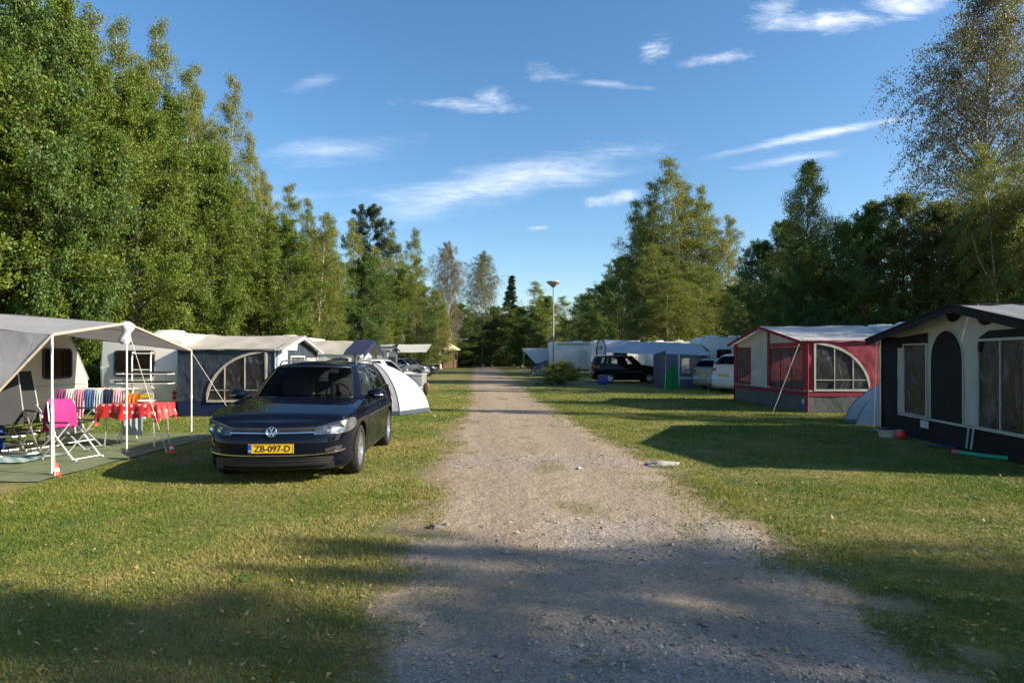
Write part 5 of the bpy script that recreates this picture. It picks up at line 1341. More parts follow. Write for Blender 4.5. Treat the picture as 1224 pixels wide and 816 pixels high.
# table with red spotted cloth
m_, nt, out = newmat('spotted_red_cloth'); tc_ = nt.nodes.new('ShaderNodeTexCoord').outputs['Object']; vo = N(nt, 'ShaderNodeTexVoronoi', i_Scale=8.5); vo.inputs['Randomness'].default_value = .25; L(nt, tc_, vo.inputs['Vector'])
b_ = N(nt, 'ShaderNodeBsdfPrincipled', i_Roughness=.5); L(nt, mixc(nt, ramp(nt, vo.outputs['Distance'], .21, .26), (.55, .42, .40), (.42, .026, .024)), b_.inputs[0]); L(nt, b_.outputs[0], out.inputs[0])
tcx, tcy, tw, td, th = -6.42, 10.9, .96, .56, .71
e = empty('camping_table', (tcx, tcy, 0), 0, 'folding camping table with thin metal legs under the red spotted cloth', 'table')
m = MB(); m.box((tcx, tcy, th), (tw, td, .03), 0, .01); m.build('tabletop', M['rail'], e)
for sx_ in (-1, 1):
    for sy_ in (-1, 1): m = MB(); m.tube([(tcx + sx_ * (tw / 2 - .06), tcy + sy_ * (td / 2 - .05), 0), (tcx + sx_ * (tw / 2 - .1), tcy + sy_ * (td / 2 - .07), th)], .013, 8); m.build('leg', M['steel'], e)
m = MB(); rows = []; NN = 96
per = []
for i in range(NN):
    t = i / NN * 4; k = int(t); f = t - k
    c = [(-1, -1), (1, -1), (1, 1), (-1, 1)]; a, b = c[k], c[(k + 1) % 4]; per.append(((a[0] + (b[0] - a[0]) * f) * (tw / 2 + .01), (a[1] + (b[1] - a[1]) * f) * (td / 2 + .01)))
rows.append([(tcx, tcy, th + .022)] * (NN + 1))
for dz, o_ in ((.022, 0), (.012, .008), (-.06, .02), (-.14, .035), (-.21, .045)):
    row = []
    for i in range(NN + 1):
        x, y = per[i % NN]; l = math.hypot(x, y); w_ = (1 + .8 * math.sin(i * .78) + .5 * math.sin(i * 1.9 + 1)) * o_; hang = dz * (1 + (.35 * mnoise.noise(Vector((i * .13, 2, 0))) if dz < 0 else 0))
        corner = 1.35 if (i % 24 in (0, 1, 23)) and dz < -.05 else 1
        row.append((tcx + x + x / l * w_, tcy + y + y / l * w_, th + hang * corner))
    rows.append(row)
m.grid(rows, None, True); tag(m.build('tablecloth', m_, None, True, True, 70), 'red tablecloth with white spots draped over the camping table', 'tablecloth')
m = MB(); m.lathe([(0, .0), (.10, .0), (.15, .035), (.145, .038), (.095, .006), (0, .006)], 20, Matrix.Translation((tcx + .1, tcy + .1, th + .024))); tag(m.build('bowl', M['white']), 'shallow white bowl on the red tablecloth', 'bowl')

def folding_chair(label, x, y, rz, fab, fr, high=.98, recl=.22, arm='dark', nm='folding_chair', group=None, sc_=1.0):
    "local: faces +x"
    e = empty(nm, (x, y, .03), rz, label, 'chair', group); e.scale = (sc_, sc_, sc_)
    for s_ in (-1, 1):
        yy_ = s_ * .27
        m = MB(); m.tube([(.34, yy_, .01), (-.22, yy_, .62)], .0135, 8); m.tube([(.30, yy_, .012), (.40, yy_, .012)], .016, 8); m.build('leg', M[fr], e, True, False)
        m = MB(); m.tube([(-.36, yy_ * .93, .01), (.22, yy_ * .93, .62)], .0135, 8); m.tube([(-.42, yy_ * .93, .012), (-.32, yy_ * .93, .012)], .016, 8); m.build('leg', M[fr], e, True, False)
        m = MB(); m.box((.0, yy_, .645), (.50, .045, .028), 0, .012); m.build('armrest', M[arm], e, True, False)
        m = MB(); m.tube([(-.16, yy_ * .9, .40), (-.16 - recl, yy_ * .9, high + .02)], .012, 8); m.build('back_tube', M[fr], e, True, False)
    for x1, z1 in ((.34, .02), (-.36, .02), (.22, .30), (-.22, .24)): m = MB(); m.tube([(x1, -.26, z1), (x1, .26, z1)], .011, 6); m.build('cross_bar', M[fr], e, True, False)
    sheet('seat', [(.25, -.24, .44), (.25, .24, .44), (-.18, .24, .40), (-.18, -.24, .40)], 6, 6, fab, e, .03, .004, 0, False)
    sheet('backrest', [(-.16, -.24, .44), (-.16, .24, .44), (-.16 - recl, .24, high), (-.16 - recl, -.24, high)], 6, 8, fab, e, .0, .008, 1, False)
    return e
fdark = cloth('chair_dark', (.03, .032, .036), .05); fblue = cloth('chair_blue', (.02, .10, .28), .08)
folding_chair('white-framed folding chair with the pink towel over its back', -6.52, 9.4, R(-12), fdark, 'whitepole', .98, .07, sc_=.84)
folding_chair('dark folding chair behind the white-framed one, half hidden', -7.15, 10.3, R(10), fdark, 'steel', .72)
folding_chair('tall black reclining chair at the left edge of the groundsheet', -7.7, 9.75, R(-35), fdark, 'steel', 1.22, .30)
folding_chair('second dark reclining chair further left, beside the caravan wheel', -7.95, 10.5, R(-25), fdark, 'steel', 1.25, .28)
# pink towel over chair back
def drape(name, label, cat, c, w, zt, drop_f, drop_b, rz, mat, amp=.02, spread=1.0):
    e = Vector(c); m = MB(); rows = []; d = Vector((math.cos(rz), math.sin(rz), 0)); s_ = Vector((-math.sin(rz), math.cos(rz), 0))
    path = [(.045, -drop_f), (.045, -drop_f * .66), (.04, -drop_f * .33), (.028, -.03), (.0, .012), (-.028, -.03), (-.04, -drop_b * .4), (-.045, -drop_b * .75), (-.045, -drop_b)]
    for k, (o_, z) in enumerate(path):
        row = []
        for i in range(17):
            u = i / 16 - .5; wv = amp * math.sin(i * 1.35 + k * .2) * min(1, abs(z) * 5) + amp * .6 * crumple((u * 4, z * 3, rz), 1)
            row.append(tuple(e + s_ * (u * w * (1 + .08 * abs(z))) + d * (o_ * (spread if abs(z) > .05 else 1) + wv * (.4 if spread > 1 else 1)) + Vector((0, 0, zt + z + .02 * mnoise.noise(Vector((u * 6, k, 1)))))))
        rows.append(row)
    m.grid(rows); return tag(m.build(name, mat, None, True, True, 80), label, cat)
drape('towel', 'bright pink towel hung over the back of the white-framed chair', 'towel', (-6.715, 9.44, 0), .40, .885, .40, .46, R(-12) , cloth('towel_pink', (.50, .035, .19), .2, .9), .035, 2.0)
# drying rack with laundry
rxx, ryy = -7.32, 11.35
e = empty('drying_rack', (rxx, ryy, 0), 0, 'folding drying rack full of laundry behind the red table', 'drying rack')
m = MB()
for y in (-.28, .28): m.tube([(rxx - .55, ryy + y, .95), (rxx + .55, ryy + y, .95)], .008, 6)
for k in range(7): x = rxx - .5 + k * .167; m.tube([(x, ryy - .28, .95), (x, ryy + .28, .95)], .004, 5)
m.build('frame', M['whitepole'], e)
for sx_ in (-1, 1):
    for sy_ in (-1, 1): m = MB(); m.tube([(rxx + sx_ * .45, ryy + sy_ * .30, .03), (rxx + sx_ * .45, ryy - sy_ * .2, .95)], .009, 6); m.build('leg', M['whitepole'], e)
LA = [((.28, .08, .22), 'purple and pink striped cloth'), ((.75, .72, .70), 'white shirt'), ((.65, .30, .42), 'rose towel'), ((.10, .18, .42), 'blue towel'), ((.55, .62, .70), 'light blue cloth'), ((.03, .045, .10), 'navy patterned shirt'), ((.72, .50, .55), 'pale pink cloth')]
for k, (c, lb) in enumerate(LA):
    drape('laundry', lb + ' hanging on the drying rack', 'laundry', (rxx - .52 + k * .165, ryy - .28, 0), .15, .955, .34 + .12 * ((k * 7) % 3) / 2, .2, -PI / 2, cloth('laundry_%s' % 'abcdefg'[k], c, .15, .9), .012)
drape('laundry', 'orange towel at the right end of the drying rack', 'laundry', (rxx + .66, ryy - .20, 0), .24, .88, .30, .2, -PI / 2, cloth('laundry_orange', (.62, .22, .03), .2, .9), .01)
drape('laundry', 'white and blue cloth hanging low under the red table top', 'laundry', (rxx + .52, ryy + .1, 0), .34, .70, .58, .3, -PI / 2, cloth('laundry_whiteblue', (.45, .55, .62), .2, .9), .015)
# bags in the shade
for (x, y, s_, c, lb) in ((-8.15, 9.95, (.35, .25, .42), (.015, .05, .18), 'blue and black bag under the canopy'), (-7.75, 11.0, (.5, .3, .4), (.45, .42, .38), 'pale cloth bundle by the caravan wall')):
    m = MB(); m.box((x, y, s_[2] / 2 + .03), s_, .4, .09); 
    m.v = [tuple(Vector(v) + Vector((crumple(v, 5), crumple(v, 5, 3), crumple(v, 5, 7))) * .03) for v in m.v]; o = m.build('bag', cloth('bag_cloth', c, .0)); tag(o, lb, 'bag')

# left far bits
e = empty('trailer', (XA(494, 25.5), 25.5, 0), 0, 'small grey luggage trailer behind the dome tent', 'trailer'); x, y = XA(494, 25.5), 25.5
m = MB(); m.box((x, y, .62), (.9, 1.3, .42), 0, .04); m.build('box', simple('trailer_grey', (.20, .21, .22), .6), e)
m = MB(); m.box((x, y, .85), (.94, 1.34, .07), 0, .02); m.build('lid', simple('trailer_lid', (.26, .27, .28), .6), e)
for s_ in (-1, 1): m = MB(); m.lathe([(0, .05), (.12, .05), (.24, .06), (.26, 0), (.24, -.06), (0, -.05)], 20, Matrix.Translation((x + s_ * .5, y, .26)) @ Matrix.Rotation(PI / 2, 4, 'Y')); m.build('wheel', M['black'], e)
x, y = XA(508.5, 33), 33
m = MB(); m.box((x, y, .13), (.34, .22, .2), .3, .07); m.v = [tuple(Vector(v) + Vector((1, 1, 1)) * crumple(v, 6) * .02) for v in m.v]; tag(m.build('bag', simple('bag_red', (.6, .08, .04), .6)), 'small red bag lying on the grass past the dome tent', 'bag')
x, y = XA(720, 36.4), 36.4
e = empty('cool_box', (x, y, 0), .2, 'blue cool box on the grass by the rear wheel of the dark people carrier', 'cool box')
m = MB(); m.box((0, 0, .19), (.46, .32, .36), 0, .04); m.build('box', simple('cool_blue', (.02, .06, .30), .45), e, True, False); m = MB(); m.box((0, 0, .40), (.49, .35, .07), 0, .025); m.build('lid', simple('cool_lid', (.08, .12, .22), .45), e, True, False)
m = MB(); m.tube([(-.22, 0, .38), (-.22, 0, .52), (.22, 0, .52), (.22, 0, .38)], .012, 6); m.build('handle', M['white'], e, True, False)

# right near bits
x, y = XA(1063, 12.1), 12.1
e = empty('wash_basin', (x, y, 0), 0, 'round pale washing-up basin by the corner of the black awning', 'basin'); T = Matrix.Translation((x, y, 0))
m = MB(); m.lathe([(0, .012), (.16, .012), (.20, .13), (.225, .14), (.225, .128), (.195, .12), (.165, .0), (0, .0)], 28, T); m.build('bowl', simple('basin_plastic', (.50, .47, .40), .5), e)
m = MB(); m.box((x - .02, y, .165), (.30, .2, .03), .3, .012); m.tube([(x - .15, y - .05, .15), (x + .13, y + .1, .21)], .014, 6); m.build('dishes', M['dark'], e)
x, y = XA(1077, 11.75), 11.75
m = MB(); m.lathe([(.085 * math.sin(t), .085 - .085 * math.cos(t)) for t in np.linspace(0, PI, 14)], 20, Matrix.Translation((x, y, 0))); tag(m.build('ball', simple('ball_red', (.72, .04, .03), .4)), 'red ball lying beside the pale basin', 'ball')
m = MB(); m.tube([(XA(1147, 9.85), 9.85, .04), (XA(1180, 9.45), 9.45, .045), (XA(1224, 9.1), 9.1, .045), (7.15, 8.0, .045)], .032, 10); m.m = 1; m.tube([(XA(1139, 9.95), 9.95, .04), (XA(1147, 9.85), 9.85, .04)], .036, 10)
tag(m.build('pole', [simple('pole_green', (.01, .30, .14), .45), simple('pole_pink', (.55, .08, .12), .5)]), 'green pole with a red end lying in front of the black awning', 'pole')
m = MB(); m.v, m.f, m.mi = [], [], []; rows = [[(XA(1112, 10.6) + u * .8, 10.6 - u * .45 + w_ * .2, .03 + .05 * abs(crumple((u, w_, 0), 4)) ) for u in np.linspace(0, 1, 9)] for w_ in np.linspace(0, 1, 5)]; m.grid(rows)
tag(m.build('cloth', cloth('blue_cloth', (.02, .04, .18), .05)), 'dark blue cloth crumpled on the grass before the black door', 'cloth')
SKY = (1.0, .7, 2.2, 1.22); CLOUDC = (7.4, 7.6, 8.0); EXPO = 1.16
# ------------------------------------------------------------------ ground, road, grass, gravel
ROADL = [(-5, -.60), (2.4, -.66), (3.06, -.70), (4.9, -.82), (6.6, -.84), (11.2, -1.02), (21.9, -1.42), (45, -2.7), (67, -3.9), (105, -6.2), (125, -7.2)]
ROADR = [(-5, 1.6), (2.4, 1.95), (3.15, 2.05), (4.9, 2.2), (6.6, 2.05), (9.5, 1.9), (15.8, 1.45), (21.9, .95), (45, -.2), (67, -1.05), (100, -2.6), (125, -3.6)]
rl, rr2 = lut(ROADL), lut(ROADR)
def edge_np(X, Y):
    l = np.interp(Y, [a for a, b in ROADL], [b for a, b in ROADL]); r = np.interp(Y, [a for a, b in ROADR], [b for a, b in ROADR])
    c, w = (l + r) / 2, (r - l) / 2
    far = np.maximum(0, Y - 112) * .5
    return np.abs(X - c) - w + np.maximum(0, Y - 116) * .3, (X - c)
def axis(stops):
    out = []
    for (a, b, s) in stops: out += list(np.arange(a, b, s))
    return np.array(out + [stops[-1][1]])
def ground_mat():
    m, nt, out = newmat('campsite_ground'); P = pos(nt)
    at = N(nt, 'ShaderNodeAttribute', attribute_name='edge').outputs['Fac']
    b = N(nt, 'ShaderNodeBsdfPrincipled', i_Roughness=.92); b.inputs['Specular IOR Level'].default_value = .25
    n1, n2, n3, n4 = noise(nt, .9, 5, .6, P), noise(nt, 4.5, 6, .65, P), noise(nt, 38, 5, .7, P), noise(nt, .28, 3, .5, P)
    # gravel road: warm grey-brown dust, paler stone patches
    vor = N(nt, 'ShaderNodeTexVoronoi'); vor.inputs['Scale'].default_value = 34; L(nt, P, vor.inputs['Vector'])
    stone = mixc(nt, vor.outputs['Color'], (.17, .14, .115), (.36, .325, .285))
    dust = mixc(nt, n2, (.265, .192, .115), (.40, .305, .19))
    dust = mixc(nt, ramp(nt, n3, .3, .75), dust, mixc(nt, .5, dust, (.36, .30, .24)))
    sp = N(nt, 'ShaderNodeSeparateXYZ'); L(nt, P, sp.inputs[0])
    def blob(cx, cy, rx, ry):
        a = math_(nt, 'MULTIPLY', math_(nt, 'SUBTRACT', sp.outputs[0], cx), 1 / rx); c = math_(nt, 'MULTIPLY', math_(nt, 'SUBTRACT', sp.outputs[1], cy), 1 / ry)
        d = math_(nt, 'SQRT', math_(nt, 'ADD', math_(nt, 'MULTIPLY', a, a), math_(nt, 'MULTIPLY', c, c)))
        d = math_(nt, 'ADD', d, math_(nt, 'MULTIPLY', math_(nt, 'SUBTRACT', n2, .5), 1.6))
        return math_(nt, 'SUBTRACT', 1, ramp(nt, d, .65, 1.15))
    pat = math_(nt, 'MAXIMUM', blob(.45, 9.2, 1.5, .75), blob(1.2, 5.3, 1.0, .8)); pat = math_(nt, 'MAXIMUM', pat, blob(.6, 3.0, 1.3, .5))
    road = mixc(nt, math_(nt, 'MULTIPLY', pat, .85), mixc(nt, .3, dust, stone), mixc(nt, .7, (.36, .33, .30), stone))
    v2 = N(nt, 'ShaderNodeTexVoronoi'); v2.inputs['Scale'].default_value = 95; L(nt, P, v2.inputs['Vector'])
    gr1 = N(nt, 'ShaderNodeSeparateColor'); L(nt, v2.outputs['Color'], gr1.inputs[0])
    grit = mixc(nt, gr1.outputs[0], (.11, .08, .05), (.56, .47, .35))
    road = mixc(nt, math_(nt, 'MULTIPLY', ramp(nt, gr1.outputs[1], .35, .75), .55), road, grit)
    cc = N(nt, 'ShaderNodeAttribute', attribute_name='mid').outputs['Fac']
    rut = math_(nt, 'ABSOLUTE', math_(nt, 'SUBTRACT', math_(nt, 'ABSOLUTE', math_(nt, 'ADD', cc, math_(nt, 'MULTIPLY', math_(nt, 'SUBTRACT', n1, .5), .5))), .72))
    road = mixc(nt, math_(nt, 'MULTIPLY', math_(nt, 'SUBTRACT', 1, ramp(nt, rut, .1, .42)), .30), road, (.21, .155, .11))
    road = mixc(nt, math_(nt, 'MULTIPLY', ramp(nt, noise(nt, 1.7, 6, .7, P), .55, .75), .35), road, (.15, .115, .085))
    # soil and thatch below the grass
    soil = mixc(nt, n3, (.060, .050, .028), (.13, .11, .055))
    turf = mixc(nt, ramp(nt, n2, .3, .7), (.100, .135, .026), (.175, .175, .05))
    turf = mixc(nt, ramp(nt, n1, .46, .66), turf, (.26, .20, .085))
    turf = mixc(nt, math_(nt, 'MULTIPLY', ramp(nt, n3, .4, .85), .75), turf, soil)
    n5 = noise(nt, 55, 4, .7, P); turf = mixc(nt, math_(nt, 'MULTIPLY', ramp(nt, n5, .5, .75), .5), turf, (.24, .23, .09))
    # bare worn verge
    e = math_(nt, 'ADD', at, math_(nt, 'MULTIPLY', math_(nt, 'SUBTRACT', n2, .5), 1.1)); e = math_(nt, 'ADD', e, math_(nt, 'MULTIPLY', math_(nt, 'SUBTRACT', n1, .5), 1.0))
    verge = mixc(nt, n3, (.16, .12, .065), (.27, .20, .115))
    verge = mixc(nt, math_(nt, 'MULTIPLY', ramp(nt, gr1.outputs[1], .3, .8), .4), verge, grit)
    e3 = math_(nt, 'ADD', e, math_(nt, 'MULTIPLY', math_(nt, 'SUBTRACT', n3, .5), .8))
    col = mixc(nt, ramp(nt, e3, -.25, .10), road, verge)
    col = mixc(nt, ramp(nt, e3, .0, .42), col, turf)
    # thin weeds between the wheel tracks
    ctr = N(nt, 'ShaderNodeAttribute', attribute_name='mid').outputs['Fac']
    w = math_(nt, 'MULTIPLY', math_(nt, 'SUBTRACT', 1, ramp(nt, math_(nt, 'ABSOLUTE', ctr), .05, .45)), ramp(nt, math_(nt, 'ADD', n1, math_(nt, 'MULTIPLY', n3, .25)), .62, .76))
    w = math_(nt, 'MULTIPLY', w, math_(nt, 'SUBTRACT', 1, ramp(nt, at, -.9, -.4)))
    col = mixc(nt, math_(nt, 'MULTIPLY', w, .75), col, (.15, .14, .055))
    L(nt, col, b.inputs['Base Color'])
    n6 = noise(nt, 120, 3, .7, P); h = math_(nt, 'ADD', math_(nt, 'MULTIPLY', n3, .22), math_(nt, 'MULTIPLY', n6, .30)); h = math_(nt, 'ADD', h, math_(nt, 'MULTIPLY', n2, 2.6)); h = math_(nt, 'SUBTRACT', h, math_(nt, 'MULTIPLY', vor.outputs['Distance'], .18))
    bn = N(nt, 'ShaderNodeBump', i_Strength=.8, i_Distance=.03); L(nt, h, bn.inputs['Height']); L(nt, bn.outputs[0], b.inputs['Normal'])
    L(nt, b.outputs[0], out.inputs[0]); return m
GM = ground_mat()
def undulate(X, Y): return 0
xs_ = axis([(-320, -40, 40), (-40, -8, 2), (-8, 8, .4), (8, 40, 2), (40, 320, 40)]); ys_ = axis([(-60, 0, 5), (0, 24, .5), (24, 130, 2), (130, 400, 30)])
GX, GY = np.meshgrid(xs_, ys_); V = np.stack([GX, GY, np.zeros_like(GX)], -1).reshape(-1, 3)
nx = len(xs_); ii = (np.arange(len(ys_) - 1)[:, None] * nx + np.arange(nx - 1)[None]).ravel(); Fq = np.stack([ii, ii + 1, ii + nx + 1, ii + nx], 1)
E, MID = edge_np(V[:, 0], V[:, 1])
g = bpy.data.objects.new('ground', np_mesh('ground', V, Fq, GM, {'edge': ('POINT', E), 'mid': ('POINT', MID)}, True)); COL.objects.link(g); tag(g, 'mown yellow-green campsite grass ground', None, None, 'structure')
# road sheet, 4 mm above, wobbling edges
yy = np.concatenate([np.arange(-3, 20, .12), np.arange(20, 116, .5)]); rows = []
for y in yy:
    l = rl(y) + .12 * mnoise.noise(Vector((0, y * 1.3, 0))) + .05 * mnoise.noise(Vector((4, y * 5, 0))) - .05
    r = rr2(y) + .14 * mnoise.noise(Vector((9, y * 1.1, 0))) + .05 * mnoise.noise(Vector((7, y * 5, 0))) + .05
    rows.append([(l + (r - l) * u, y) for u in np.linspace(0, 1, 17)])
Vr = np.array(rows).reshape(-1, 2); zr = np.full(len(Vr), .004); zr[0::17] = -.004; zr[16::17] = -.004; Vr = np.concatenate([Vr, zr[:, None]], 1)
ii = (np.arange(len(yy) - 1)[:, None] * 17 + np.arange(16)[None]).ravel(); Fr = np.stack([ii, ii + 1, ii + 18, ii + 17], 1)
E, MID = edge_np(Vr[:, 0], Vr[:, 1])
o = bpy.data.objects.new('road', np_mesh('road', Vr, Fr, GM, {'edge': ('POINT', E), 'mid': ('POINT', MID)}, True)); COL.objects.link(o); tag(o, 'straight gravel track running between the tents', None, None, 'structure')

rng = np.random.default_rng(3)
def np_noise(X, Y, s, seed):
    "smooth value noise on arrays"
    r_ = np.random.default_rng(seed); T = r_.random((64, 64)); x, y = X * s + 31.3, Y * s + 17.7
    xi, yi = np.floor(x).astype(int), np.floor(y).astype(int); fx, fy = x - xi, y - yi; fx, fy = fx * fx * (3 - 2 * fx), fy * fy * (3 - 2 * fy)
    g_ = lambda a, b: T[a % 64, b % 64]
    return (g_(xi, yi) * (1 - fx) + g_(xi + 1, yi) * fx) * (1 - fy) + (g_(xi, yi + 1) * (1 - fx) + g_(xi + 1, yi + 1) * fx) * fy
FOOT = [(-3.95, -1.85, 7.0, 11.8)]      # x0,x1,y0,y1 kept clear under things
def grass():
    n = 1050000; dmin, dmax = 2.5, 36
    u = rng.random(n); q = .9; d = (dmin ** (1 - q) + u * (dmax ** (1 - q) - dmin ** (1 - q))) ** (1 / (1 - q))
    X = (rng.random(n) * 2 - 1) * (d * .92 + 1.5); Y = d
    E, MID = edge_np(X, Y)
    nz = np_noise(X, Y, 1.6, 1) * .6 + np_noise(X, Y, 6, 2) * .4; wob = (np_noise(X, Y, 3.2, 4) - .5) * .9 + (np_noise(X, Y, 1.1, 5) - .5) * .8
    keep = (E + wob > -.22 + rng.random(n) ** 1.5 * .6) | ((rng.random(n) < .035) & (nz > .6) & (E > -1.2) & (np.abs(MID) < .5)) | ((rng.random(n) < .25) & (E > -.45) & (np_noise(X, Y, 2.5, 9) > .68))
    keep &= rng.random(n) > (d - 22) / 14
    keep &= rng.random(n) < .35 + 1.1 * np_noise(X, Y, .9, 7)
    for x0, x1, y0, y1 in ((-8.9, -5.65, 7.0, 12.4), (-8.7, -6.1, 16.3, 20), (7.3, 12, 7, 13.4), (8.1, 12, 17.4, 23)):
        keep &= ~((X > x0) & (X < x1) & (Y > y0) & (Y < y1))
    X, Y, d = X[keep], Y[keep], d[keep]; n = len(X); nz = nz[keep]
    h = (.010 + .014 * rng.random(n) + .022 * np.clip(nz - .45, 0, 1)) * (1 + d * .012); w = .0020 * (np.maximum(d, 2.5) / 2.5) ** .95 * rng.uniform(.7, 1.3, n)
    edge_tuft = np.exp(-((E[keep] - .25) / .25) ** 2) * (np_noise(X, Y, 3.5, 31) > .5); h = h * (1 + 1.1 * edge_tuft * rng.random(n)); big = rng.random(n) < .012; h[big] *= 1.9
    a = rng.random(n) * 6.283; lean = rng.random(n) * 1.3; la = rng.random(n) * 6.283
    bx, by = np.cos(a) * w, np.sin(a) * w; tx, ty = np.cos(la) * h * lean, np.sin(la) * h * lean
    Z = np.zeros(n)
    V = np.stack([np.stack([X - bx, Y - by, Z], 1), np.stack([X + bx, Y + by, Z], 1), np.stack([X + tx, Y + ty, h], 1)], 1).reshape(-1, 3)
    dry = np_noise(X, Y, .8, 11) * .5 + np_noise(X, Y, 3.1, 12) * .3 + np_noise(X, Y, .3, 13) * .35; tint = np.clip((dry - .43) * 1.7 + rng.normal(0, .2, n), 0, 1)
    m, nt, out = newmat('grass_blades'); at = N(nt, 'ShaderNodeAttribute', attribute_name='tint').outputs['Fac']
    c = mixc(nt, ramp(nt, at, 0, .5), (.095, .160, .018), (.215, .225, .036)); c = mixc(nt, ramp(nt, at, .42, 1), c, (.36, .30, .115))
    b = N(nt, 'ShaderNodeBsdfPrincipled', i_Roughness=.6); b.inputs['Specular IOR Level'].default_value = .3; L(nt, c, b.inputs['Base Color']); tr = N(nt, 'ShaderNodeBsdfTranslucent'); L(nt, c, tr.inputs[0])
    mx = nt.nodes.new('ShaderNodeMixShader'); mx.inputs[0].default_value = .35; L(nt, b.outputs[0], mx.inputs[1]); L(nt, tr.outputs[0], mx.inputs[2]); L(nt, mx.outputs[0], out.inputs[0])
    o = bpy.data.objects.new('grass', np_mesh('grass', V, np.arange(3 * n).reshape(-1, 3), m, {'tint': ('FACE', tint)})); COL.objects.link(o)
    tag(o, 'short patchy mown grass, green and straw coloured', 'grass', None, 'stuff')
grass()
def gravel():
    n = 34000; dmin, dmax = 2.4, 17
    u = rng.random(n); q = 1.15; d = (dmin ** (1 - q) + u * (dmax ** (1 - q) - dmin ** (1 - q))) ** (1 / (1 - q))
    X = rng.uniform(-1.6, 3.0, n); Y = d; E, MID = edge_np(X, Y)
    def bl(cx, cy, rx, ry): return np.exp(-(((X - cx) / rx) ** 2 + ((Y - cy) / ry) ** 2) ** 1.5)
    dens = .30 + np.maximum.reduce([bl(.45, 9.2, 1.6, .8), bl(1.2, 5.3, 1.1, .9), bl(.6, 3.0, 1.4, .6)]) + .35 * (np_noise(X, Y, 2, 21) > .6)
    keep = (E + (np_noise(X, Y, 4, 22) - .5) * .7 < rng.random(n) ** 3 * .4 - .05) & (rng.random(n) < dens)
    X, Y = X[keep], Y[keep]; n = len(X); dd = dens[keep]
    s = .0030 * np.exp(rng.normal(0, .5, n)) * (1 + .6 * (dd > .8)) * (1 + Y * .03); s[rng.random(n) < .004] *= 2.2
    dirs = np.array([[1, 0, 0], [0, 1, 0], [-1, 0, 0], [0, -1, 0], [0, 0, 1], [0, 0, -1], [.7, .7, .55], [-.7, .6, .6], [.1, -.8, .7]])
    dirs = dirs[:6]; F8 = np.array([[0, 1, 4], [1, 2, 4], [2, 3, 4], [3, 0, 4], [1, 0, 5], [2, 1, 5], [3, 2, 5], [0, 3, 5]])
    a = rng.random(n) * 6.283; ca, sa = np.cos(a), np.sin(a)
    P = dirs[None] * rng.uniform(.55, 1.45, (n, 6, 1)) + rng.normal(0, .18, (n, 6, 3)); P[:, :, 2] *= .62
    Px = P[:, :, 0] * ca[:, None] - P[:, :, 1] * sa[:, None]; Py = P[:, :, 0] * sa[:, None] + P[:, :, 1] * ca[:, None]
    V = np.stack([Px * s[:, None] + X[:, None], Py * s[:, None] + Y[:, None], P[:, :, 2] * s[:, None] + s[:, None] * .25 + .004], -1).reshape(-1, 3)
    Fc = (F8[None] + (np.arange(n) * 6)[:, None, None]).reshape(-1, 3); tint = np.repeat(rng.random(n), 8)
    m, nt, out = newmat('gravel_stones'); at = N(nt, 'ShaderNodeAttribute', attribute_name='tint').outputs['Fac']
    c = mixc(nt, at, (.18, .145, .11), (.40, .35, .29)); b = N(nt, 'ShaderNodeBsdfPrincipled', i_Roughness=.85); L(nt, c, b.inputs['Base Color']); L(nt, b.outputs[0], out.inputs[0])
    o = bpy.data.objects.new('gravel', np_mesh('gravel', V, Fc, m, {'tint': ('FACE', tint)})); COL.objects.link(o); tag(o, 'loose grey and beige gravel on the track', 'gravel', None, 'stuff')
gravel()
def litter():
    n = 2600; u = rng.random(n); d = 2.5 * (14 / 2.5) ** u; X = (rng.random(n) * 2 - 1) * (d * .85 + .3); Y = d; E, MID = edge_np(X, Y)
    keep = (rng.random(n) < np.where(E > -.3, .9, .35)) & ~((X < -5.6) & (Y > 7.4)); X, Y = X[keep], Y[keep]; n = len(X); s = rng.uniform(.010, .022, n); a = rng.random(n) * 6.283; z = np.where(E[keep] > 0, .016, .010) + rng.random(n) * .006; t = rng.normal(0, .35, (n, 2)) * s[:, None]
    ca, sa = np.cos(a) * s, np.sin(a) * s
    V = np.stack([np.stack([X - ca, Y - sa, z - t[:, 0]], 1), np.stack([X + sa * .6, Y - ca * .6, z + t[:, 1]], 1), np.stack([X + ca, Y + sa, z + t[:, 0]], 1), np.stack([X - sa * .6, Y + ca * .6, z + t[:, 1]], 1)], 1).reshape(-1, 3)
    m, nt, out = newmat('dead_leaves'); at = N(nt, 'ShaderNodeAttribute', attribute_name='tint').outputs['Fac']
    c = mixc(nt, at, (.13, .07, .03), (.42, .30, .10)); b = N(nt, 'ShaderNodeBsdfPrincipled', i_Roughness=.7); L(nt, c, b.inputs['Base Color']); L(nt, b.outputs[0], out.inputs[0])
    o = bpy.data.objects.new('fallen_leaves', np_mesh('fallen_leaves', V, np.arange(4 * n).reshape(-1, 4), m, {'tint': ('FACE', rng.random(n))})); COL.objects.link(o); tag(o, 'small dead birch leaves scattered over grass and gravel', 'leaves', None, 'stuff')
litter()
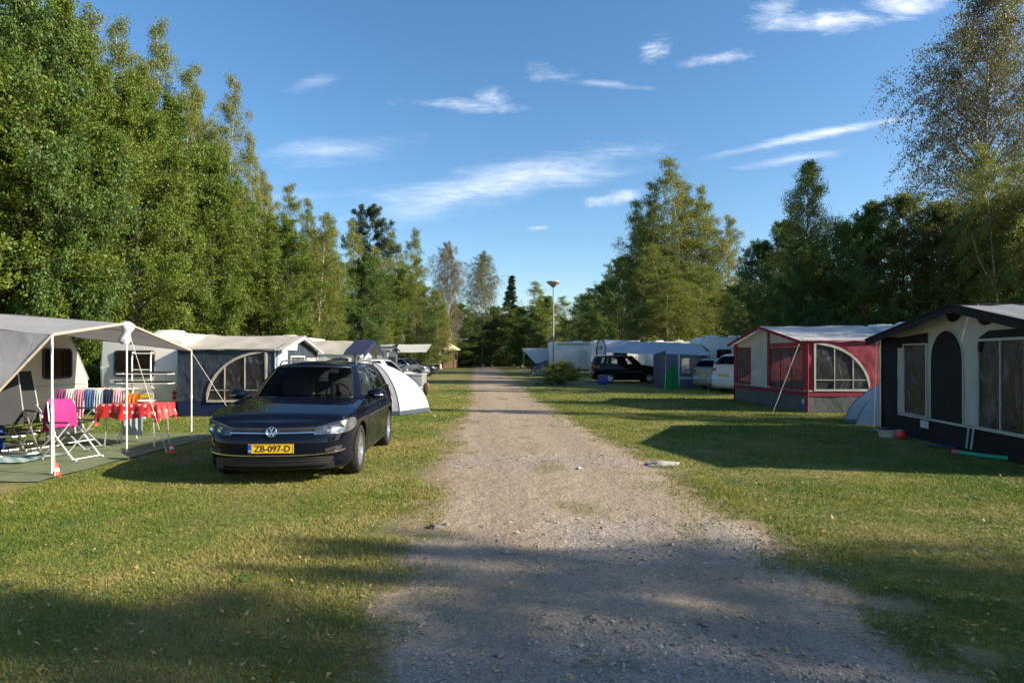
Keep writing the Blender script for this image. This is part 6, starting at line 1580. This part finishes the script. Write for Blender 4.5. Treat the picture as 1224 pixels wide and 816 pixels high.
def weeds():
    "clover and plantain: low broad green leaves in loose patches"
    cl = [(rng.uniform(-1, 1), 0) for _ in range(1)]; P_ = []
    for _ in range(170):
        d = 2.7 * (12 / 2.7) ** rng.random(); x = (rng.random() * 2 - 1) * d * .84; e, _m = edge_np(np.array([x]), np.array([d]))
        if e[0] < .1 or (x < -5.6 and d > 7.4): continue
        k = rng.integers(20, 90); r_ = rng.uniform(.05, .22); P_.append(np.stack([x + rng.normal(0, r_, k), d + rng.normal(0, r_, k), rng.uniform(.012, .028, k)], 1))
    C = np.concatenate(P_); n = len(C); a = rng.random(n) * 6.283; s = rng.uniform(.006, .012, n); ca, sa = np.cos(a) * s, np.sin(a) * s; tz = rng.normal(0, .3, n) * s
    V = np.stack([C + np.stack([-ca, -sa, tz], 1), C + np.stack([sa, -ca, tz * 0], 1), C + np.stack([ca, sa, -tz], 1), C + np.stack([-sa, ca, tz * 0], 1)], 1).reshape(-1, 3)
    m = simple('clover_leaf', (.060, .125, .025), .55, 0, .3, 20); o = bpy.data.objects.new('weeds', np_mesh('weeds', V, np.arange(4 * n).reshape(-1, 4), m)); COL.objects.link(o); tag(o, 'low clover patches growing in the lawn', 'weeds', None, 'stuff')
weeds()
def rock(name, loc, r, sq, label, cat, c, seed=0, group=None):
    bm = bmesh.new(); bmesh.ops.create_icosphere(bm, subdivisions=4, radius=1)
    for v in bm.verts:
        p = v.co.copy(); k = 1 + .35 * mnoise.noise(p * 1.3 + Vector((seed, 0, 0))) + .12 * mnoise.noise(p * 4 + Vector((seed, 3, 0))); v.co = Vector((p.x * r[0], p.y * r[1], max(-.3, p.z) * r[2])) * k
    me = bpy.data.meshes.new(name); bm.to_mesh(me); bm.free(); me.materials.append(simple(name + '_stone', c, .9, 0, .25, 9, .6, 25)); me.polygons.foreach_set('use_smooth', [True] * len(me.polygons))
    o = link_mesh(name, me); o.location = (loc[0], loc[1], sq); return tag(o, label, cat, group)
x, y = G(790, 556); rock('stone_slab', (x, y), (.24, .12, .05), .015, 'flat grey stone half sunk in the grass at the right edge of the track', 'stone', (.27, .26, .24), 1)
x, y = G(518, 631); rock('rock', (x, y), (.045, .04, .035), .01, 'small dark stone lying at the left edge of the track', 'stone', (.12, .10, .09), 2)
x, y = G(536, 629); rock('rock', (x - .02, y + .05), (.03, .028, .018), .006, 'smaller brownish stone just right of the dark stone', 'stone', (.20, .17, .13), 5)

# ------------------------------------------------------------------ sky, sun, camera
EL, AZ = 26.0, -13.0
w = bpy.data.worlds.new('World'); scene.world = w; w.use_nodes = True; nt = w.node_tree; nt.nodes.clear()
out = nt.nodes.new('ShaderNodeOutputWorld'); bg = N(nt, 'ShaderNodeBackground', i_Strength=.092)
sky = nt.nodes.new('ShaderNodeTexSky'); sky.sky_type = 'NISHITA'; sky.sun_disc = False; sky.sun_elevation = R(EL); sky.sun_rotation = R(90 - AZ); sky.air_density = SKY[0]; sky.dust_density = SKY[1]; sky.ozone_density = SKY[2]; sky.altitude = 50
tc = nt.nodes.new('ShaderNodeTexCoord').outputs['Generated']; sp = N(nt, 'ShaderNodeSeparateXYZ'); L(nt, tc, sp.inputs[0])
ys = math_(nt, 'MAXIMUM', sp.outputs[1], .02); U = math_(nt, 'DIVIDE', sp.outputs[0], ys); W_ = math_(nt, 'DIVIDE', sp.outputs[2], ys)
cb = N(nt, 'ShaderNodeCombineXYZ'); L(nt, U, cb.inputs[0]); L(nt, W_, cb.inputs[1])
# cloud wisps: (px, py, half length, half thickness, tilt degrees, strength, roughness)
CLOUDS = [(615, 215, 190, 30, 12, .62, .5), (530, 240, 120, 22, 15, .40, .4), (722, 238, 62, 12, 10, .62, 1.8), (395, 180, 110, 18, 4, .36, .6), (545, 125, 95, 10, -3, .50, 1.5), (590, 118, 28, 14, 10, .5, 1.9),
          (778, 62, 28, 20, 30, .8, 2.0), (858, 70, 56, 9, 8, .62, 1.6), (962, 164, 140, 7, 11, .9, .6), (948, 190, 72, 7, 9, .42, .8), (990, 24, 95, 18, 3, .95, 1.1), (1090, 4, 66, 20, 6, 1.0, 1.1),
          (645, 272, 22, 5, 3, .6, 1.0), (664, 92, 40, 14, -8, .35, 2.0), (722, 100, 60, 6, -5, .3, 1.5), (925, 12, 40, 18, 20, .4, 1.8), (370, 100, 50, 10, 15, .18, 1.2), (350, 235, 130, 8, 3, .16, .6)]
nA = N(nt, 'ShaderNodeMapping'); nA.inputs['Rotation'].default_value = (0, 0, R(-9)); nA.inputs['Scale'].default_value = (2.2, 13, 1); L(nt, cb.outputs[0], nA.inputs[0])
f1 = noise(nt, 2.4, 9, .62, nA.outputs[0], .6)
nB = N(nt, 'ShaderNodeMapping'); nB.inputs['Scale'].default_value = (9, 16, 1); L(nt, cb.outputs[0], nB.inputs[0])
f2 = noise(nt, 2.0, 7, .6, nB.outputs[0], .4)
nC = N(nt, 'ShaderNodeMapping'); nC.inputs['Rotation'].default_value = (0, 0, R(-12)); nC.inputs['Scale'].default_value = (9, 42, 1); L(nt, cb.outputs[0], nC.inputs[0])
fr3 = nt.nodes.new('ShaderNodeMapRange'); L(nt, noise(nt, 2.0, 8, .7, nC.outputs[0], 1.0), fr3.inputs[0]); fr3.inputs[1].default_value = .3; fr3.inputs[2].default_value = .68; fr3.inputs[3].default_value = .45; fr3.inputs[4].default_value = 1.12; fib = fr3.outputs[0]
tot = None
for px, py, a, b, tilt, s, rg in CLOUDS:
    mp = N(nt, 'ShaderNodeMapping', vector_type='TEXTURE'); mp.inputs['Location'].default_value = ((px - CX) / F, (HOR - py) / F, 0); mp.inputs['Rotation'].default_value = (0, 0, R(tilt)); mp.inputs['Scale'].default_value = (a / F, b / F, 1)
    L(nt, cb.outputs[0], mp.inputs[0]); ln = N(nt, 'ShaderNodeVectorMath', operation='LENGTH'); L(nt, mp.outputs[0], ln.inputs[0])
    nf = math_(nt, 'ADD', math_(nt, 'MULTIPLY', math_(nt, 'SUBTRACT', f1, .5), 2.0), math_(nt, 'MULTIPLY', math_(nt, 'SUBTRACT', f2, .5), 1.1 * rg))
    d = math_(nt, 'SUBTRACT', math_(nt, 'SUBTRACT', 1.0, ln.outputs['Value']), math_(nt, 'MULTIPLY', nf, -1.0))
    v = math_(nt, 'MULTIPLY', ramp(nt, d, -.15 if rg < 1 else .0, 1.5 if rg < .7 else 1.4), s)
    v = math_(nt, 'MULTIPLY', v, fib)
    tot = v if tot is None else math_(nt, 'MAXIMUM', tot, v)
tot = math_(nt, 'MULTIPLY', tot, ramp(nt, sp.outputs[1], .05, .15)); tot = math_(nt, 'MULTIPLY', tot, 1, True)
hs = N(nt, 'ShaderNodeHueSaturation'); hs.inputs['Saturation'].default_value = SKY[3]; L(nt, sky.outputs[0], hs.inputs['Color'])
L(nt, mixc(nt, tot, hs.outputs[0], CLOUDC), bg.inputs[0]); L(nt, bg.outputs[0], out.inputs[0])
sun = bpy.data.lights.new('sun', 'SUN'); sun.energy = 5.0; sun.angle = R(.53); sun.color = (1, .87, .69)
so = bpy.data.objects.new('sun', sun); COL.objects.link(so)
tosun = Vector((math.cos(R(EL)) * math.cos(R(AZ)), math.cos(R(EL)) * math.sin(R(AZ)), math.sin(R(EL)))); so.rotation_euler = tosun.to_track_quat('Z', 'Y').to_euler(); so.location = tosun * 60
cam = bpy.data.cameras.new('camera'); cam.sensor_width = 36; cam.lens = F / 1224 * 36; cam.shift_y = (HOR - 408) / 1224; cam.clip_end = 2000; cam.clip_start = .05
co = bpy.data.objects.new('camera', cam); COL.objects.link(co); co.location = (0, 0, HC); co.rotation_euler = (PI / 2, 0, 0); scene.camera = co
vs = scene.view_settings; vs.view_transform = 'Standard'; vs.look = 'None'; vs.gamma = 1; vs.exposure = EXPO; vs.use_curve_mapping = False
scene.cycles.max_bounces = 6; scene.cycles.transparent_max_bounces = 12; scene.cycles.sample_clamp_indirect = 4
